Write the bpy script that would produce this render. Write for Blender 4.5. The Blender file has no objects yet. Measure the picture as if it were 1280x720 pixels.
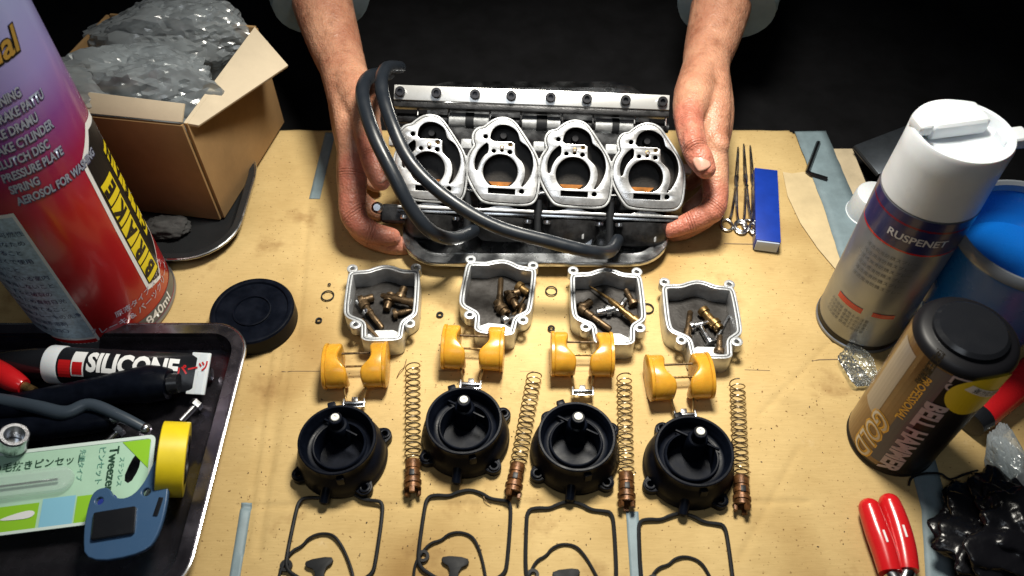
import bpy, bmesh, math, random
from mathutils import Vector, Matrix, Euler, noise
random.seed(7)
S = bpy.context.scene
COL = S.collection
PI = math.pi
R = math.radians

# ------------------------------------------------------------------ camera, world, lamps, exposure
CAM = Vector((0.0, -0.42, 0.52)); PITCH = R(51); FPX = 1000.0
FW = Vector((0, math.cos(PITCH), -math.sin(PITCH))); UP = Vector((0, math.sin(PITCH), math.cos(PITCH))); RT = Vector((1, 0, 0))
cd = bpy.data.cameras.new('camera'); cam = bpy.data.objects.new('camera', cd); COL.objects.link(cam)
cam.location = CAM; cam.rotation_euler = (PI/2 - PITCH, 0, 0)
cd.sensor_width = 36; cd.lens = FPX/1280*36; cd.clip_start = 0.01; cd.clip_end = 50
cd.dof.use_dof = True; cd.dof.focus_distance = 0.63; cd.dof.aperture_fstop = 9.0
S.camera = cam
W = bpy.data.worlds.new('World'); S.world = W; W.use_nodes = True
W.node_tree.nodes['Background'].inputs[0].default_value = (0.75, 0.85, 1.0, 1)
W.node_tree.nodes['Background'].inputs[1].default_value = 0.012
def lamp(name, loc, target, size, power, col, spread=180):
    l = bpy.data.lights.new(name, 'AREA'); l.shape = 'DISK'; l.size = size; l.energy = power; l.color = col; l.spread = R(spread)
    o = bpy.data.objects.new(name, l); COL.objects.link(o); o.location = loc
    o.rotation_euler = (Vector(target) - Vector(loc)).to_track_quat('-Z', 'Y').to_euler()
lamp('work_lamp', (0.07, 0.10, 0.66), (0.03, 0.0, 0), 0.17, 3.1, (1.0, 0.95, 0.84), 92)
lamp('room_lamp', (-0.10, -0.62, 1.15), (0.0, 0.05, 0), 0.5, 1.6, (0.86, 0.93, 1.0))
S.render.engine = 'CYCLES'; S.cycles.transparent_max_bounces = 40
S.view_settings.view_transform = 'Standard'; S.view_settings.look = 'None'
S.view_settings.exposure = 0.0; S.view_settings.gamma = 1.0

# ------------------------------------------------------------------ points
def ray(px, py): return FW + RT*((px-640)/FPX) + UP*((360-py)/FPX)
def P(px, py, z=0.0):
    r = ray(px, py); t = (z - CAM.z)/r.z
    return CAM + r*t
def Q(px, py, d): return CAM + ray(px, py)*d

# ------------------------------------------------------------------ materials
MATS = {}
def M(name, col, rough=0.5, metal=0.0, var=None, bump=None, coat=0.0, trans=0.0, sss=0.0, alpha=1.0, col2=None, ior=1.45, rvar=0.0, spec=None):
    if name in MATS: return MATS[name]
    m = bpy.data.materials.new(name); m.use_nodes = True; nt = m.node_tree; b = nt.nodes['Principled BSDF']
    b.inputs['Base Color'].default_value = (*col, 1); b.inputs['Roughness'].default_value = rough
    b.inputs['Metallic'].default_value = metal; b.inputs['Coat Weight'].default_value = coat; b.inputs['Coat Roughness'].default_value = 0.12
    b.inputs['Transmission Weight'].default_value = trans; b.inputs['IOR'].default_value = ior; b.inputs['Alpha'].default_value = alpha
    if spec is not None: b.inputs['Specular IOR Level'].default_value = spec
    if sss:
        b.inputs['Subsurface Weight'].default_value = sss; b.inputs['Subsurface Radius'].default_value = (1, 0.45, 0.25); b.inputs['Subsurface Scale'].default_value = 0.004
    tc0 = nt.nodes.new('ShaderNodeTexCoord'); oi = nt.nodes.new('ShaderNodeObjectInfo'); va = nt.nodes.new('ShaderNodeVectorMath'); va.operation = 'ADD'
    mu = nt.nodes.new('ShaderNodeMath'); mu.operation = 'MULTIPLY'; mu.inputs[1].default_value = 3.0; nt.links.new(oi.outputs['Random'], mu.inputs[0])
    nt.links.new(tc0.outputs['Object'], va.inputs[0]); nt.links.new(mu.outputs[0], va.inputs[1]); tc = va
    if var:
        n = nt.nodes.new('ShaderNodeTexNoise'); n.inputs['Scale'].default_value = var[0]; n.inputs['Detail'].default_value = 6; n.inputs['Roughness'].default_value = 0.65
        nt.links.new(tc.outputs[0], n.inputs['Vector'])
        rp = nt.nodes.new('ShaderNodeValToRGB'); rp.color_ramp.elements[0].position = 0.32; rp.color_ramp.elements[1].position = 0.68
        c2 = col2 if col2 else tuple(c*(1-var[1]) for c in col)
        rp.color_ramp.elements[0].color = (*c2, 1); rp.color_ramp.elements[1].color = (*(tuple(min(1, c*(1+var[1]*0.4)) for c in col)), 1)
        nt.links.new(n.outputs['Fac'], rp.inputs['Fac']); nt.links.new(rp.outputs['Color'], b.inputs['Base Color'])
    if rvar:
        n = nt.nodes.new('ShaderNodeTexNoise'); n.inputs['Scale'].default_value = 70; n.inputs['Detail'].default_value = 5
        nt.links.new(tc.outputs[0], n.inputs['Vector'])
        mr = nt.nodes.new('ShaderNodeMapRange'); mr.inputs['From Min'].default_value = 0.3; mr.inputs['From Max'].default_value = 0.7
        mr.inputs['To Min'].default_value = max(0.03, rough-rvar); mr.inputs['To Max'].default_value = min(1, rough+rvar)
        nt.links.new(n.outputs['Fac'], mr.inputs['Value']); nt.links.new(mr.outputs['Result'], b.inputs['Roughness'])
    if bump:
        n = nt.nodes.new('ShaderNodeTexNoise'); n.inputs['Scale'].default_value = bump[0]; n.inputs['Detail'].default_value = 4
        nt.links.new(tc.outputs[0], n.inputs['Vector'])
        bp = nt.nodes.new('ShaderNodeBump'); bp.inputs['Strength'].default_value = bump[1]; bp.inputs['Distance'].default_value = bump[2] if len(bump) > 2 else 0.0004
        nt.links.new(n.outputs['Fac'], bp.inputs['Height']); nt.links.new(bp.outputs['Normal'], b.inputs['Normal'])
    MATS[name] = m
    return m

def cardboard_mat():
    m = M('cardboard', (0.50, 0.345, 0.165), 0.85); nt = m.node_tree; b = nt.nodes['Principled BSDF']; N = nt.nodes.new; L = nt.links.new
    tc = N('ShaderNodeTexCoord')
    def nz(scale, det, rough=0.6, vec=None):
        n = N('ShaderNodeTexNoise'); n.inputs['Scale'].default_value = scale; n.inputs['Detail'].default_value = det; n.inputs['Roughness'].default_value = rough
        L(vec if vec else tc.outputs['Object'], n.inputs['Vector']); return n
    mp = N('ShaderNodeMapping'); mp.inputs['Scale'].default_value = (1.0, 9.0, 1.0); L(tc.outputs['Object'], mp.inputs['Vector'])
    fib = nz(90, 6, 0.7, mp.outputs['Vector']); mott = nz(9, 5); stain = nz(4.3, 3, 0.5); speck = nz(420, 2)
    r1 = N('ShaderNodeValToRGB'); r1.color_ramp.elements[0].position = 0.3; r1.color_ramp.elements[1].position = 0.72
    r1.color_ramp.elements[0].color = (0.42, 0.285, 0.110, 1); r1.color_ramp.elements[1].color = (0.60, 0.44, 0.200, 1)
    L(mott.outputs['Fac'], r1.inputs['Fac'])
    mx = N('ShaderNodeMix'); mx.data_type = 'RGBA'; mx.blend_type = 'MULTIPLY'; mx.inputs[0].default_value = 0.35
    r2 = N('ShaderNodeValToRGB'); r2.color_ramp.elements[0].position = 0.35; r2.color_ramp.elements[0].color = (0.72, 0.68, 0.6, 1); r2.color_ramp.elements[1].position = 0.6
    L(fib.outputs['Fac'], r2.inputs['Fac']); L(r1.outputs['Color'], mx.inputs[6]); L(r2.outputs['Color'], mx.inputs[7])
    mx2 = N('ShaderNodeMix'); mx2.data_type = 'RGBA'; mx2.blend_type = 'MULTIPLY'; mx2.inputs[0].default_value = 1
    r3 = N('ShaderNodeValToRGB'); r3.color_ramp.elements[0].position = 0.33; r3.color_ramp.elements[0].color = (0.60, 0.48, 0.33, 1); r3.color_ramp.elements[1].position = 0.47
    L(stain.outputs['Fac'], r3.inputs['Fac']); L(mx.outputs[2], mx2.inputs[6]); L(r3.outputs['Color'], mx2.inputs[7])
    mx3 = N('ShaderNodeMix'); mx3.data_type = 'RGBA'; mx3.blend_type = 'MULTIPLY'; mx3.inputs[0].default_value = 1
    r4 = N('ShaderNodeValToRGB'); r4.color_ramp.elements[0].position = 0.26; r4.color_ramp.elements[0].color = (0.30, 0.21, 0.13, 1); r4.color_ramp.elements[1].position = 0.34
    L(speck.outputs['Fac'], r4.inputs['Fac']); L(mx2.outputs[2], mx3.inputs[6]); L(r4.outputs['Color'], mx3.inputs[7])
    # dark oil soaks and paler scuffs, each with its own outline
    oil = nz(13, 5, 0.62); r5 = N('ShaderNodeValToRGB'); r5.color_ramp.elements[0].position = 0.29; r5.color_ramp.elements[0].color = (0.45, 0.33, 0.22, 1); r5.color_ramp.elements[1].position = 0.43
    L(oil.outputs['Fac'], r5.inputs['Fac'])
    mx4 = N('ShaderNodeMix'); mx4.data_type = 'RGBA'; mx4.blend_type = 'MULTIPLY'; mx4.inputs[0].default_value = 0.85; L(mx3.outputs[2], mx4.inputs[6]); L(r5.outputs['Color'], mx4.inputs[7])
    scf = nz(26, 7, 0.75); r6 = N('ShaderNodeValToRGB'); r6.color_ramp.elements[0].position = 0.63; r6.color_ramp.elements[0].color = (0, 0, 0, 1); r6.color_ramp.elements[1].position = 0.78; r6.color_ramp.elements[1].color = (0.5, 0.5, 0.5, 1)
    L(scf.outputs['Fac'], r6.inputs['Fac'])
    mx5 = N('ShaderNodeMix'); mx5.data_type = 'RGBA'; L(r6.outputs['Color'], mx5.inputs[0]); L(mx4.outputs[2], mx5.inputs[6]); mx5.inputs[7].default_value = (0.66, 0.52, 0.31, 1)
    L(mx5.outputs[2], b.inputs['Base Color'])
    wv = N('ShaderNodeTexWave'); wv.bands_direction = 'Y'; wv.inputs['Scale'].default_value = 45; wv.inputs['Distortion'].default_value = 0.6; L(tc.outputs['Object'], wv.inputs['Vector'])
    ad = N('ShaderNodeMath'); ad.operation = 'MULTIPLY_ADD'; ad.inputs[1].default_value = 0.25
    L(wv.outputs['Fac'], ad.inputs[0]); L(fib.outputs['Fac'], ad.inputs[2])
    bp = N('ShaderNodeBump'); bp.inputs['Strength'].default_value = 0.35; bp.inputs['Distance'].default_value = 0.0005
    L(ad.outputs[0], bp.inputs['Height']); L(bp.outputs['Normal'], b.inputs['Normal'])
    return m
CARD = cardboard_mat()
BOXCARD = M('box_card', (0.30, 0.18, 0.075), 0.85, var=(14, 0.25), bump=(300, 0.2))
BOXPALE = M('box_card_inside', (0.56, 0.47, 0.34), 0.85, var=(18, 0.12), bump=(300, 0.2))
TAPE = M('grey_cloth_tape', (0.19, 0.255, 0.285), 0.55, var=(60, 0.2), bump=(900, 0.3))
WOOD = M('pale_wood', (0.66, 0.54, 0.36), 0.7, var=(22, 0.3), bump=(200, 0.3))
FLOOR = M('dark_floor', (0.006, 0.006, 0.007), 0.9, var=(25, 0.5), bump=(120, 0.4), spec=0.15)
MACH = M('machined_aluminium', (0.74, 0.74, 0.745), 0.32, 0.85, var=(110, 0.32), bump=(650, 0.18), rvar=0.10)
INNER = M('shaded_inner_casting', (0.020, 0.016, 0.013), 0.45, 0.25, var=(150, 0.6), bump=(800, 0.4))  # brown residue tone taken near black, cavity shade put into the colour
CAST = M('cast_aluminium', (0.42, 0.43, 0.44), 0.5, 0.6, var=(90, 0.5), bump=(900, 0.5))
DCAST = M('stained_casting', (0.040, 0.040, 0.042), 0.36, 0.55, var=(120, 0.7), bump=(800, 0.5))
PLATE = M('bright_plate', (0.80, 0.80, 0.79), 0.30, 0.75, var=(60, 0.06), bump=(400, 0.06))
STEEL = M('steel', (0.62, 0.63, 0.65), 0.25, 1.0, var=(80, 0.25), rvar=0.1)
TRAYST = M('stainless', (0.55, 0.57, 0.60), 0.24, 1.0, var=(30, 0.12), rvar=0.08)
BRASS = M('tarnished_brass', (0.30, 0.19, 0.075), 0.38, 0.85, var=(260, 0.7), bump=(900, 0.4))
DBRASS = M('dark_brass', (0.15, 0.10, 0.055), 0.42, 0.8, var=(260, 0.7), bump=(900, 0.4))
RUST = M('gummy_brass', (0.15, 0.062, 0.02), 0.42, 0.35, var=(240, 0.75), bump=(700, 0.5))
SPRING = M('spring_wire', (0.34, 0.27, 0.18), 0.3, 0.95, var=(180, 0.6))
RUBBER = M('black_rubber', (0.010, 0.011, 0.013), 0.58, var=(60, 0.3), rvar=0.1, spec=0.25)
HOSE = M('black_hose', (0.011, 0.014, 0.019), 0.34, rvar=0.1, bump=(500, 0.1))
BPLAST = M('black_plastic', (0.0035, 0.005, 0.010), 0.40, var=(70, 0.5), rvar=0.12, bump=(900, 0.15), spec=0.10)
BPLAST2 = M('black_gloss_plastic', (0.011, 0.012, 0.015), 0.22, rvar=0.08)
WPLAST = M('white_plastic', (0.70, 0.74, 0.78), 0.35, sss=0.15, var=(50, 0.06), rvar=0.08)
WTIP = M('white_tip', (0.78, 0.78, 0.72), 0.35)
AMBER = M('amber_float', (0.60, 0.30, 0.028), 0.25, sss=0.4, var=(48, 0.30), rvar=0.06, bump=(150, 0.05))
RED = M('red_print', (0.50, 0.012, 0.014), 0.26, coat=0.4)
REDGRIP = M('red_grip', (0.58, 0.012, 0.016), 0.25, coat=0.3, rvar=0.08)
BLUEP = M('blue_plastic', (0.004, 0.13, 0.52), 0.3, rvar=0.08)
BLUEBOX = M('blue_box', (0.006, 0.035, 0.30), 0.4, var=(60, 0.2))
DBLUE = M('dark_blue_plastic', (0.045, 0.10, 0.20), 0.3, rvar=0.1)
YEL = M('yellow_print', (0.78, 0.62, 0.015), 0.4)
YTAPE = M('yellow_tape', (0.80, 0.62, 0.015), 0.42, var=(40, 0.12))
WHITE = M('white_print', (0.80, 0.81, 0.82), 0.45)
PALELABEL = M('pale_label', (0.46, 0.60, 0.72), 0.4, var=(300, 0.35))
BLACK = M('black_print', (0.007, 0.007, 0.009), 0.42, spec=0.3)
GREYP = M('grey_print', (0.10, 0.11, 0.12), 0.4)
NAVY = M('navy_print', (0.012, 0.018, 0.10), 0.3, coat=0.3)
GOLD = M('gold_print', (0.52, 0.33, 0.07), 0.3, 0.5)
AMBERP = M('amber_print', (0.15, 0.075, 0.025), 0.3, 0.2, coat=0.4, var=(40, 0.3))
LILAC = M('lilac_print', (0.44, 0.40, 0.50), 0.35)
PGREEN = M('pale_green_card', (0.44, 0.68, 0.52), 0.4, var=(40, 0.08))
LIME = M('lime_print', (0.28, 0.58, 0.03), 0.45)
SKYP = M('sky_print', (0.25, 0.55, 0.72), 0.4)
PEWTER = M('pewter_tray', (0.19, 0.175, 0.21), 0.24, 0.95, var=(40, 0.3), rvar=0.1)
DTRAY = M('dark_tray', (0.035, 0.037, 0.04), 0.32, 0.5, rvar=0.1)
CANMET = M('can_silver', (0.27, 0.29, 0.33), 0.34, 0.7, rvar=0.08)
CLEAR = M('clear_film', (0.62, 0.74, 0.84), 0.10, alpha=0.34, bump=(38, 0.55, 0.004), spec=0.9)
CLEARG = M('clear_wrap', (0.6, 0.7, 0.72), 0.10, alpha=0.22, bump=(70, 0.5, 0.003), spec=0.9)
def film(m, k):
    nt = m.node_tree; N = nt.nodes.new; L = nt.links.new; pb = nt.nodes['Principled BSDF']; out = nt.nodes['Material Output']
    tr = N('ShaderNodeBsdfTransparent'); tr.inputs[0].default_value = (0.94, 0.97, 0.98, 1)
    gl = N('ShaderNodeBsdfGlossy'); gl.inputs['Roughness'].default_value = 0.16
    df = N('ShaderNodeBsdfTranslucent'); df.inputs[0].default_value = (0.86, 0.93, 0.98, 1); d2 = N('ShaderNodeBsdfDiffuse'); d2.inputs[0].default_value = (0.84, 0.92, 0.98, 1)
    fr = N('ShaderNodeFresnel'); fr.inputs['IOR'].default_value = 1.6
    bpn = pb.inputs['Normal'].links[0].from_socket
    for q in (gl, d2, fr): L(bpn, q.inputs['Normal'])
    m1 = N('ShaderNodeMixShader'); m1.inputs[0].default_value = 0.5; L(df.outputs[0], m1.inputs[1]); L(d2.outputs[0], m1.inputs[2])
    m2 = N('ShaderNodeMixShader'); m2.inputs[0].default_value = k; L(tr.outputs[0], m2.inputs[1]); L(m1.outputs[0], m2.inputs[2])
    m3 = N('ShaderNodeMixShader'); L(fr.outputs[0], m3.inputs[0]); L(m2.outputs[0], m3.inputs[1]); L(gl.outputs[0], m3.inputs[2]); L(m3.outputs[0], out.inputs['Surface'])
film(CLEAR, 0.34); film(CLEARG, 0.05)
BAG = M('black_bag', (0.006, 0.006, 0.008), 0.25, bump=(60, 0.5, 0.003))
SHIRT = M('blue_grey_cloth', (0.20, 0.27, 0.31), 0.9, var=(50, 0.15), bump=(900, 0.4))
TROUS = M('black_cloth', (0.005, 0.005, 0.006), 0.95, var=(30, 0.4), bump=(900, 0.4))
NAILM = M('nail', (0.54, 0.29, 0.22), 0.3, coat=0.25, sss=0.2)
CREAM = M('cream_plastic', (0.72, 0.68, 0.50), 0.4, var=(60, 0.1))
RAG = M('grey_rag', (0.05, 0.05, 0.05), 0.95, var=(90, 0.5), bump=(400, 0.6))
PENCIL = M('pencil_line', (0.20, 0.14, 0.08), 0.8)

def skin_mat():
    m = M('skin', (0.52, 0.27, 0.19), 0.45, sss=0.3); nt = m.node_tree; b = nt.nodes['Principled BSDF']; N = nt.nodes.new; L = nt.links.new
    tc = N('ShaderNodeTexCoord')
    n = N('ShaderNodeTexNoise'); n.inputs['Scale'].default_value = 32; n.inputs['Detail'].default_value = 5; L(tc.outputs['Object'], n.inputs['Vector'])
    r = N('ShaderNodeValToRGB'); r.color_ramp.elements[0].position = 0.35; r.color_ramp.elements[1].position = 0.66
    r.color_ramp.elements[0].color = (0.36, 0.155, 0.095, 1); r.color_ramp.elements[1].color = (0.52, 0.275, 0.175, 1)
    L(n.outputs['Fac'], r.inputs['Fac']); L(r.outputs['Color'], b.inputs['Base Color'])
    v = N('ShaderNodeTexVoronoi'); v.inputs['Scale'].default_value = 520; L(tc.outputs['Object'], v.inputs['Vector'])
    n2 = N('ShaderNodeTexNoise'); n2.inputs['Scale'].default_value = 130; n2.inputs['Detail'].default_value = 5; L(tc.outputs['Object'], n2.inputs['Vector'])
    ad = N('ShaderNodeMath'); ad.operation = 'MULTIPLY_ADD'; ad.inputs[1].default_value = 0.35; L(v.outputs['Distance'], ad.inputs[0]); L(n2.outputs['Fac'], ad.inputs[2])
    bp = N('ShaderNodeBump'); bp.inputs['Strength'].default_value = 0.8; bp.inputs['Distance'].default_value = 0.0014
    hgt = ad.outputs[0]; red = None
    def mth(op, a_, b_=None, c_=None):
        q = N('ShaderNodeMath'); q.operation = op
        for k_, v_ in enumerate((a_, b_, c_)):
            if v_ is None: continue
            if isinstance(v_, (int, float)): q.inputs[k_].default_value = v_
            else: L(v_, q.inputs[k_])
        return q.outputs[0]
    for p0, p1, rad, cr in SKIN_JOINTS:
        c0 = (Q(*p0)); ax = (Q(*p1)-c0).normalized()
        sb = N('ShaderNodeVectorMath'); sb.operation = 'SUBTRACT'; L(tc.outputs['Object'], sb.inputs[0]); sb.inputs[1].default_value = c0
        ln = N('ShaderNodeVectorMath'); ln.operation = 'LENGTH'; L(sb.outputs[0], ln.inputs[0])
        dt = N('ShaderNodeVectorMath'); dt.operation = 'DOT_PRODUCT'; L(sb.outputs[0], dt.inputs[0]); dt.inputs[1].default_value = ax
        far = N('ShaderNodeMapRange'); far.interpolation_type = 'SMOOTHSTEP'; L(ln.outputs['Value'], far.inputs['Value']); far.inputs['From Min'].default_value = rad*1.75; far.inputs['From Max'].default_value = rad*0.8; far.inputs['To Min'].default_value = 0; far.inputs['To Max'].default_value = 1
        red = far.outputs['Result'] if red is None else mth('MAXIMUM', red, far.outputs['Result'])
        if cr:
            near = mth('SUBTRACT', 1.0, mth('MINIMUM', 1.0, mth('ABSOLUTE', mth('DIVIDE', dt.outputs['Value'], 0.0055))))
            wob = mth('MULTIPLY_ADD', n2.outputs['Fac'], 3.0, mth('MULTIPLY', dt.outputs['Value'], 2*PI/0.0023))
            cre = mth('POWER', mth('MULTIPLY_ADD', mth('SINE', wob), 0.5, 0.5), 5.0)
            hgt = mth('SUBTRACT', hgt, mth('MULTIPLY', mth('MULTIPLY', cre, near), mth('MULTIPLY', far.outputs['Result'], 0.75)))
    mixr = N('ShaderNodeMix'); mixr.data_type = 'RGBA'; L(mth('MULTIPLY', red, 0.55), mixr.inputs[0]); L(r.outputs['Color'], mixr.inputs[6]); mixr.inputs[7].default_value = (0.47, 0.135, 0.10, 1)
    gr_ = N('ShaderNodeTexNoise'); gr_.inputs['Scale'].default_value = 75; gr_.inputs['Detail'].default_value = 8; gr_.inputs['Roughness'].default_value = 0.7; L(tc.outputs['Object'], gr_.inputs['Vector'])
    rg_ = N('ShaderNodeValToRGB'); rg_.color_ramp.elements[0].position = 0.33; rg_.color_ramp.elements[0].color = (0.62, 0.55, 0.50, 1); rg_.color_ramp.elements[1].position = 0.50; L(gr_.outputs['Fac'], rg_.inputs['Fac'])
    mg = N('ShaderNodeMix'); mg.data_type = 'RGBA'; mg.blend_type = 'MULTIPLY'; mg.inputs[0].default_value = 0.8; L(mixr.outputs[2], mg.inputs[6]); L(rg_.outputs['Color'], mg.inputs[7])
    L(mg.outputs[2], b.inputs['Base Color'])
    L(hgt, bp.inputs['Height']); L(bp.outputs['Normal'], b.inputs['Normal'])
    return m
SKIN_JOINTS = [((868, 182, 0.645), (876, 200, 0.640), 0.015, 1), ((882, 213, 0.640), (884, 216, 0.640), 0.012, 0), ((893, 256, 0.668), (880, 272, 0.668), 0.016, 1), ((864, 278, 0.67), (845, 285, 0.672), 0.012, 1), ((838, 287, 0.675), (830, 290, 0.675), 0.011, 0), ((862, 150, 0.662), (867, 175, 0.650), 0.013, 1),
               ((465, 190, 0.648), (471, 212, 0.642), 0.015, 1), ((476, 228, 0.642), (478, 232, 0.642), 0.012, 0), ((440, 268, 0.668), (452, 284, 0.668), 0.017, 1), ((464, 290, 0.67), (480, 295, 0.672), 0.012, 1), ((492, 296, 0.675), (498, 297, 0.675), 0.011, 0), ((441, 215, 0.668), (441, 240, 0.668), 0.013, 1)]
SKIN = skin_mat()

# ------------------------------------------------------------------ mesh helpers
def link(o, parent=None):
    COL.objects.link(o)
    if parent is not None: o.parent = parent
    return o
def obj(name, mesh, mat=None, parent=None, mw=None):
    o = bpy.data.objects.new(name, mesh)
    if mat is not None:
        mesh.materials.clear()
        for k in (mat if isinstance(mat, (list, tuple)) else [mat]): mesh.materials.append(k)
    link(o, parent)
    if mw is not None: o.matrix_local = mw
    return o
def tag(o, label, cat, group=None):
    o['label'] = label; o['category'] = cat
    if group: o['group'] = group
    return o
def thing(name, label, cat, mw=None, group=None):
    o = bpy.data.objects.new(name, None); o.empty_display_size = 0.01; link(o)
    if mw is not None: o.matrix_world = mw
    return tag(o, label, cat, group)
def TR(v, rz=0.0, rx=0.0, ry=0.0, s=1.0):
    return Matrix.Translation(v) @ Euler((rx, ry, rz), 'XYZ').to_matrix().to_4x4() @ Matrix.Scale(s, 4)
def frame(origin, xdir, zhint):
    x = Vector(xdir).normalized(); z = Vector(zhint); z = (z - x*z.dot(x)).normalized(); y = z.cross(x)
    m = Matrix((x, y, z)).transposed().to_4x4(); m.translation = origin
    return m
class B:
    def __init__(s): s.bm = bmesh.new()
    def ring(s, pts): return [s.bm.verts.new(p) for p in pts]
    def skin(s, rings, closed=True, caps=(True, True), loop=False):
        V = [s.ring(r) for r in rings]; n = len(V[0])
        prs = list(zip(V[:-1], V[1:])) + ([(V[-1], V[0])] if loop else [])
        for a, b in prs:
            for i in range(n if closed else n-1):
                j = (i+1) % n; s.bm.faces.new((a[i], a[j], b[j], b[i]))
        if not loop and closed:
            if caps[0]: s.bm.faces.new(V[0][::-1])
            if caps[1]: s.bm.faces.new(V[-1])
        return s
    def box(s, c, d, M4=None):
        x, y, z = (k/2 for k in d); c = Vector(c)
        f = [Vector(p) for p in ((-x, -y), (x, -y), (x, y), (-x, y))] if False else None
        ps = [[(sx*x, sy*y, sz*z) for sx, sy in ((-1, -1), (1, -1), (1, 1), (-1, 1))] for sz in (-1, 1)]
        return s.skin([[(M4 @ (Vector(p)+c)) if M4 else Vector(p)+c for p in r] for r in ps])
    def cyl(s, p0, p1, r0, r1=None, n=20, caps=(True, True)):
        return s.tube([p0, p1], [r0, r0 if r1 is None else r1], n, caps=caps)
    def tube(s, pts, rad, n=12, caps=(True, True), loop=False, flat=None):
        pts = [Vector(p) for p in pts]; k = len(pts)
        rad = rad if isinstance(rad, (list, tuple)) else [rad]*k
        up = None; rings = []
        for i, p in enumerate(pts):
            if loop: t = pts[(i+1) % k]-pts[i-1]
            else: t = pts[min(i+1, k-1)]-pts[max(i-1, 0)]
            t.normalize()
            if up is None: up = Vector((0, 0, 1)) if abs(t.z) < 0.9 else Vector((0, 1, 0))
            a = up.cross(t)
            if a.length < 1e-6: a = Vector((1, 0, 0)).cross(t)
            a.normalize(); b = t.cross(a); up = b
            fl = flat if flat else 1.0
            rings.append([p + (a*math.cos(2*PI*j/n) + b*math.sin(2*PI*j/n)*fl)*rad[i] for j in range(n)])
        return s.skin(rings, caps=caps, loop=loop)
    def lathe(s, prof, n=40, M4=None, caps=(True, True), closed_prof=False):
        rings = [[Vector((r*math.cos(2*PI*j/n), r*math.sin(2*PI*j/n), z)) for j in range(n)] for r, z in prof]
        if M4: rings = [[M4 @ p for p in r] for r in rings]
        return s.skin(rings, caps=caps, loop=closed_prof)
    def prism(s, poly, z0, z1, M4=None):
        return s.skin([[(M4 @ Vector((x, y, z))) if M4 else Vector((x, y, z)) for x, y in poly] for z in (z0, z1)])
    def sphere(s, c, r, seg=16, rings=10, sc=(1, 1, 1)):
        m = Matrix.Translation(c) @ Matrix.Diagonal((sc[0]*r, sc[1]*r, sc[2]*r, 1))
        bmesh.ops.create_uvsphere(s.bm, u_segments=seg, v_segments=rings, radius=1, matrix=m); return s
    def bevel(s, w, seg=2, ang=30):
        bmesh.ops.recalc_face_normals(s.bm, faces=s.bm.faces)
        es = [e for e in s.bm.edges if len(e.link_faces) == 2 and e.calc_face_angle(0) > R(ang)]
        bmesh.ops.bevel(s.bm, geom=es, offset=w, segments=seg, affect='EDGES', profile=0.6, clamp_overlap=True); return s
    def mesh(s, name, smooth=35):
        bmesh.ops.recalc_face_normals(s.bm, faces=s.bm.faces)
        me = bpy.data.meshes.new(name); s.bm.to_mesh(me); s.bm.free()
        if smooth:
            me.shade_smooth(); me.set_sharp_from_angle(angle=R(smooth))
        return me
    def build(s, name, mat, parent=None, mw=None, smooth=35): return obj(name, s.mesh(name, smooth), mat, parent, mw)

def chaikin(p, n=2):
    p = [Vector(q).to_2d() if len(q) > 2 else Vector(q) for q in p]
    for _ in range(n):
        o = []
        for a, b in zip(p, p[1:]+p[:1]): o += [a*0.75+b*0.25, a*0.25+b*0.75]
        p = o
    return p
def inset(p, d):
    out = []; k = len(p)
    area = sum(p[i].x*p[(i+1) % k].y-p[(i+1) % k].x*p[i].y for i in range(k)); sg = 1 if area > 0 else -1
    for i in range(k):
        t = (p[(i+1) % k]-p[i-1]).normalized(); out.append(p[i] + Vector((-t.y, t.x))*d*sg)
    return out
def circ(x, y, r, n=20): return [Vector((x+r*math.cos(2*PI*i/n), y+r*math.sin(2*PI*i/n))) for i in range(n)]
def flat_mesh(name, loops, z0, z1, bev=0.0):
    cu = bpy.data.curves.new(name, 'CURVE'); cu.dimensions = '2D'; cu.fill_mode = 'BOTH'
    for lp in loops:
        sp = cu.splines.new('POLY'); sp.points.add(len(lp)-1)
        for q, v in zip(sp.points, lp): q.co = (v[0]*1000, v[1]*1000, 0, 1)
        sp.use_cyclic_u = True
    cu.extrude = ((z1-z0)/2-bev)*1000; cu.bevel_depth = bev*1000; cu.bevel_resolution = 1; cu.offset = -bev*1000
    o = bpy.data.objects.new(name, cu); COL.objects.link(o)

    me = bpy.data.meshes.new_from_object(o); bpy.data.objects.remove(o); bpy.data.curves.remove(cu)
    me.transform(Matrix.Translation((0, 0, (z0+z1)/2)) @ Matrix.Scale(0.001, 4)); me.name = name
    bm = bmesh.new(); bm.from_mesh(me); bmesh.ops.remove_doubles(bm, verts=bm.verts, dist=1e-6); bm.to_mesh(me); bm.free()
    me.materials.clear()
    return me
def text_mesh(body, size, bold=0.0, align='CENTER', shear=0.0, sx=1.0, depth=0.0):
    cu = bpy.data.curves.new('t', 'FONT'); cu.body = body; cu.size = size; cu.align_x = align; cu.align_y = 'CENTER'
    cu.offset = bold*size; cu.resolution_u = 3; cu.shear = shear; cu.extrude = depth
    o = bpy.data.objects.new('t', cu); COL.objects.link(o)

    me = bpy.data.meshes.new_from_object(o); bpy.data.objects.remove(o); bpy.data.curves.remove(cu)
    me.materials.clear()
    if sx != 1.0: me.transform(Matrix.Diagonal((sx, 1, 1, 1)))
    return me
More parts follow.
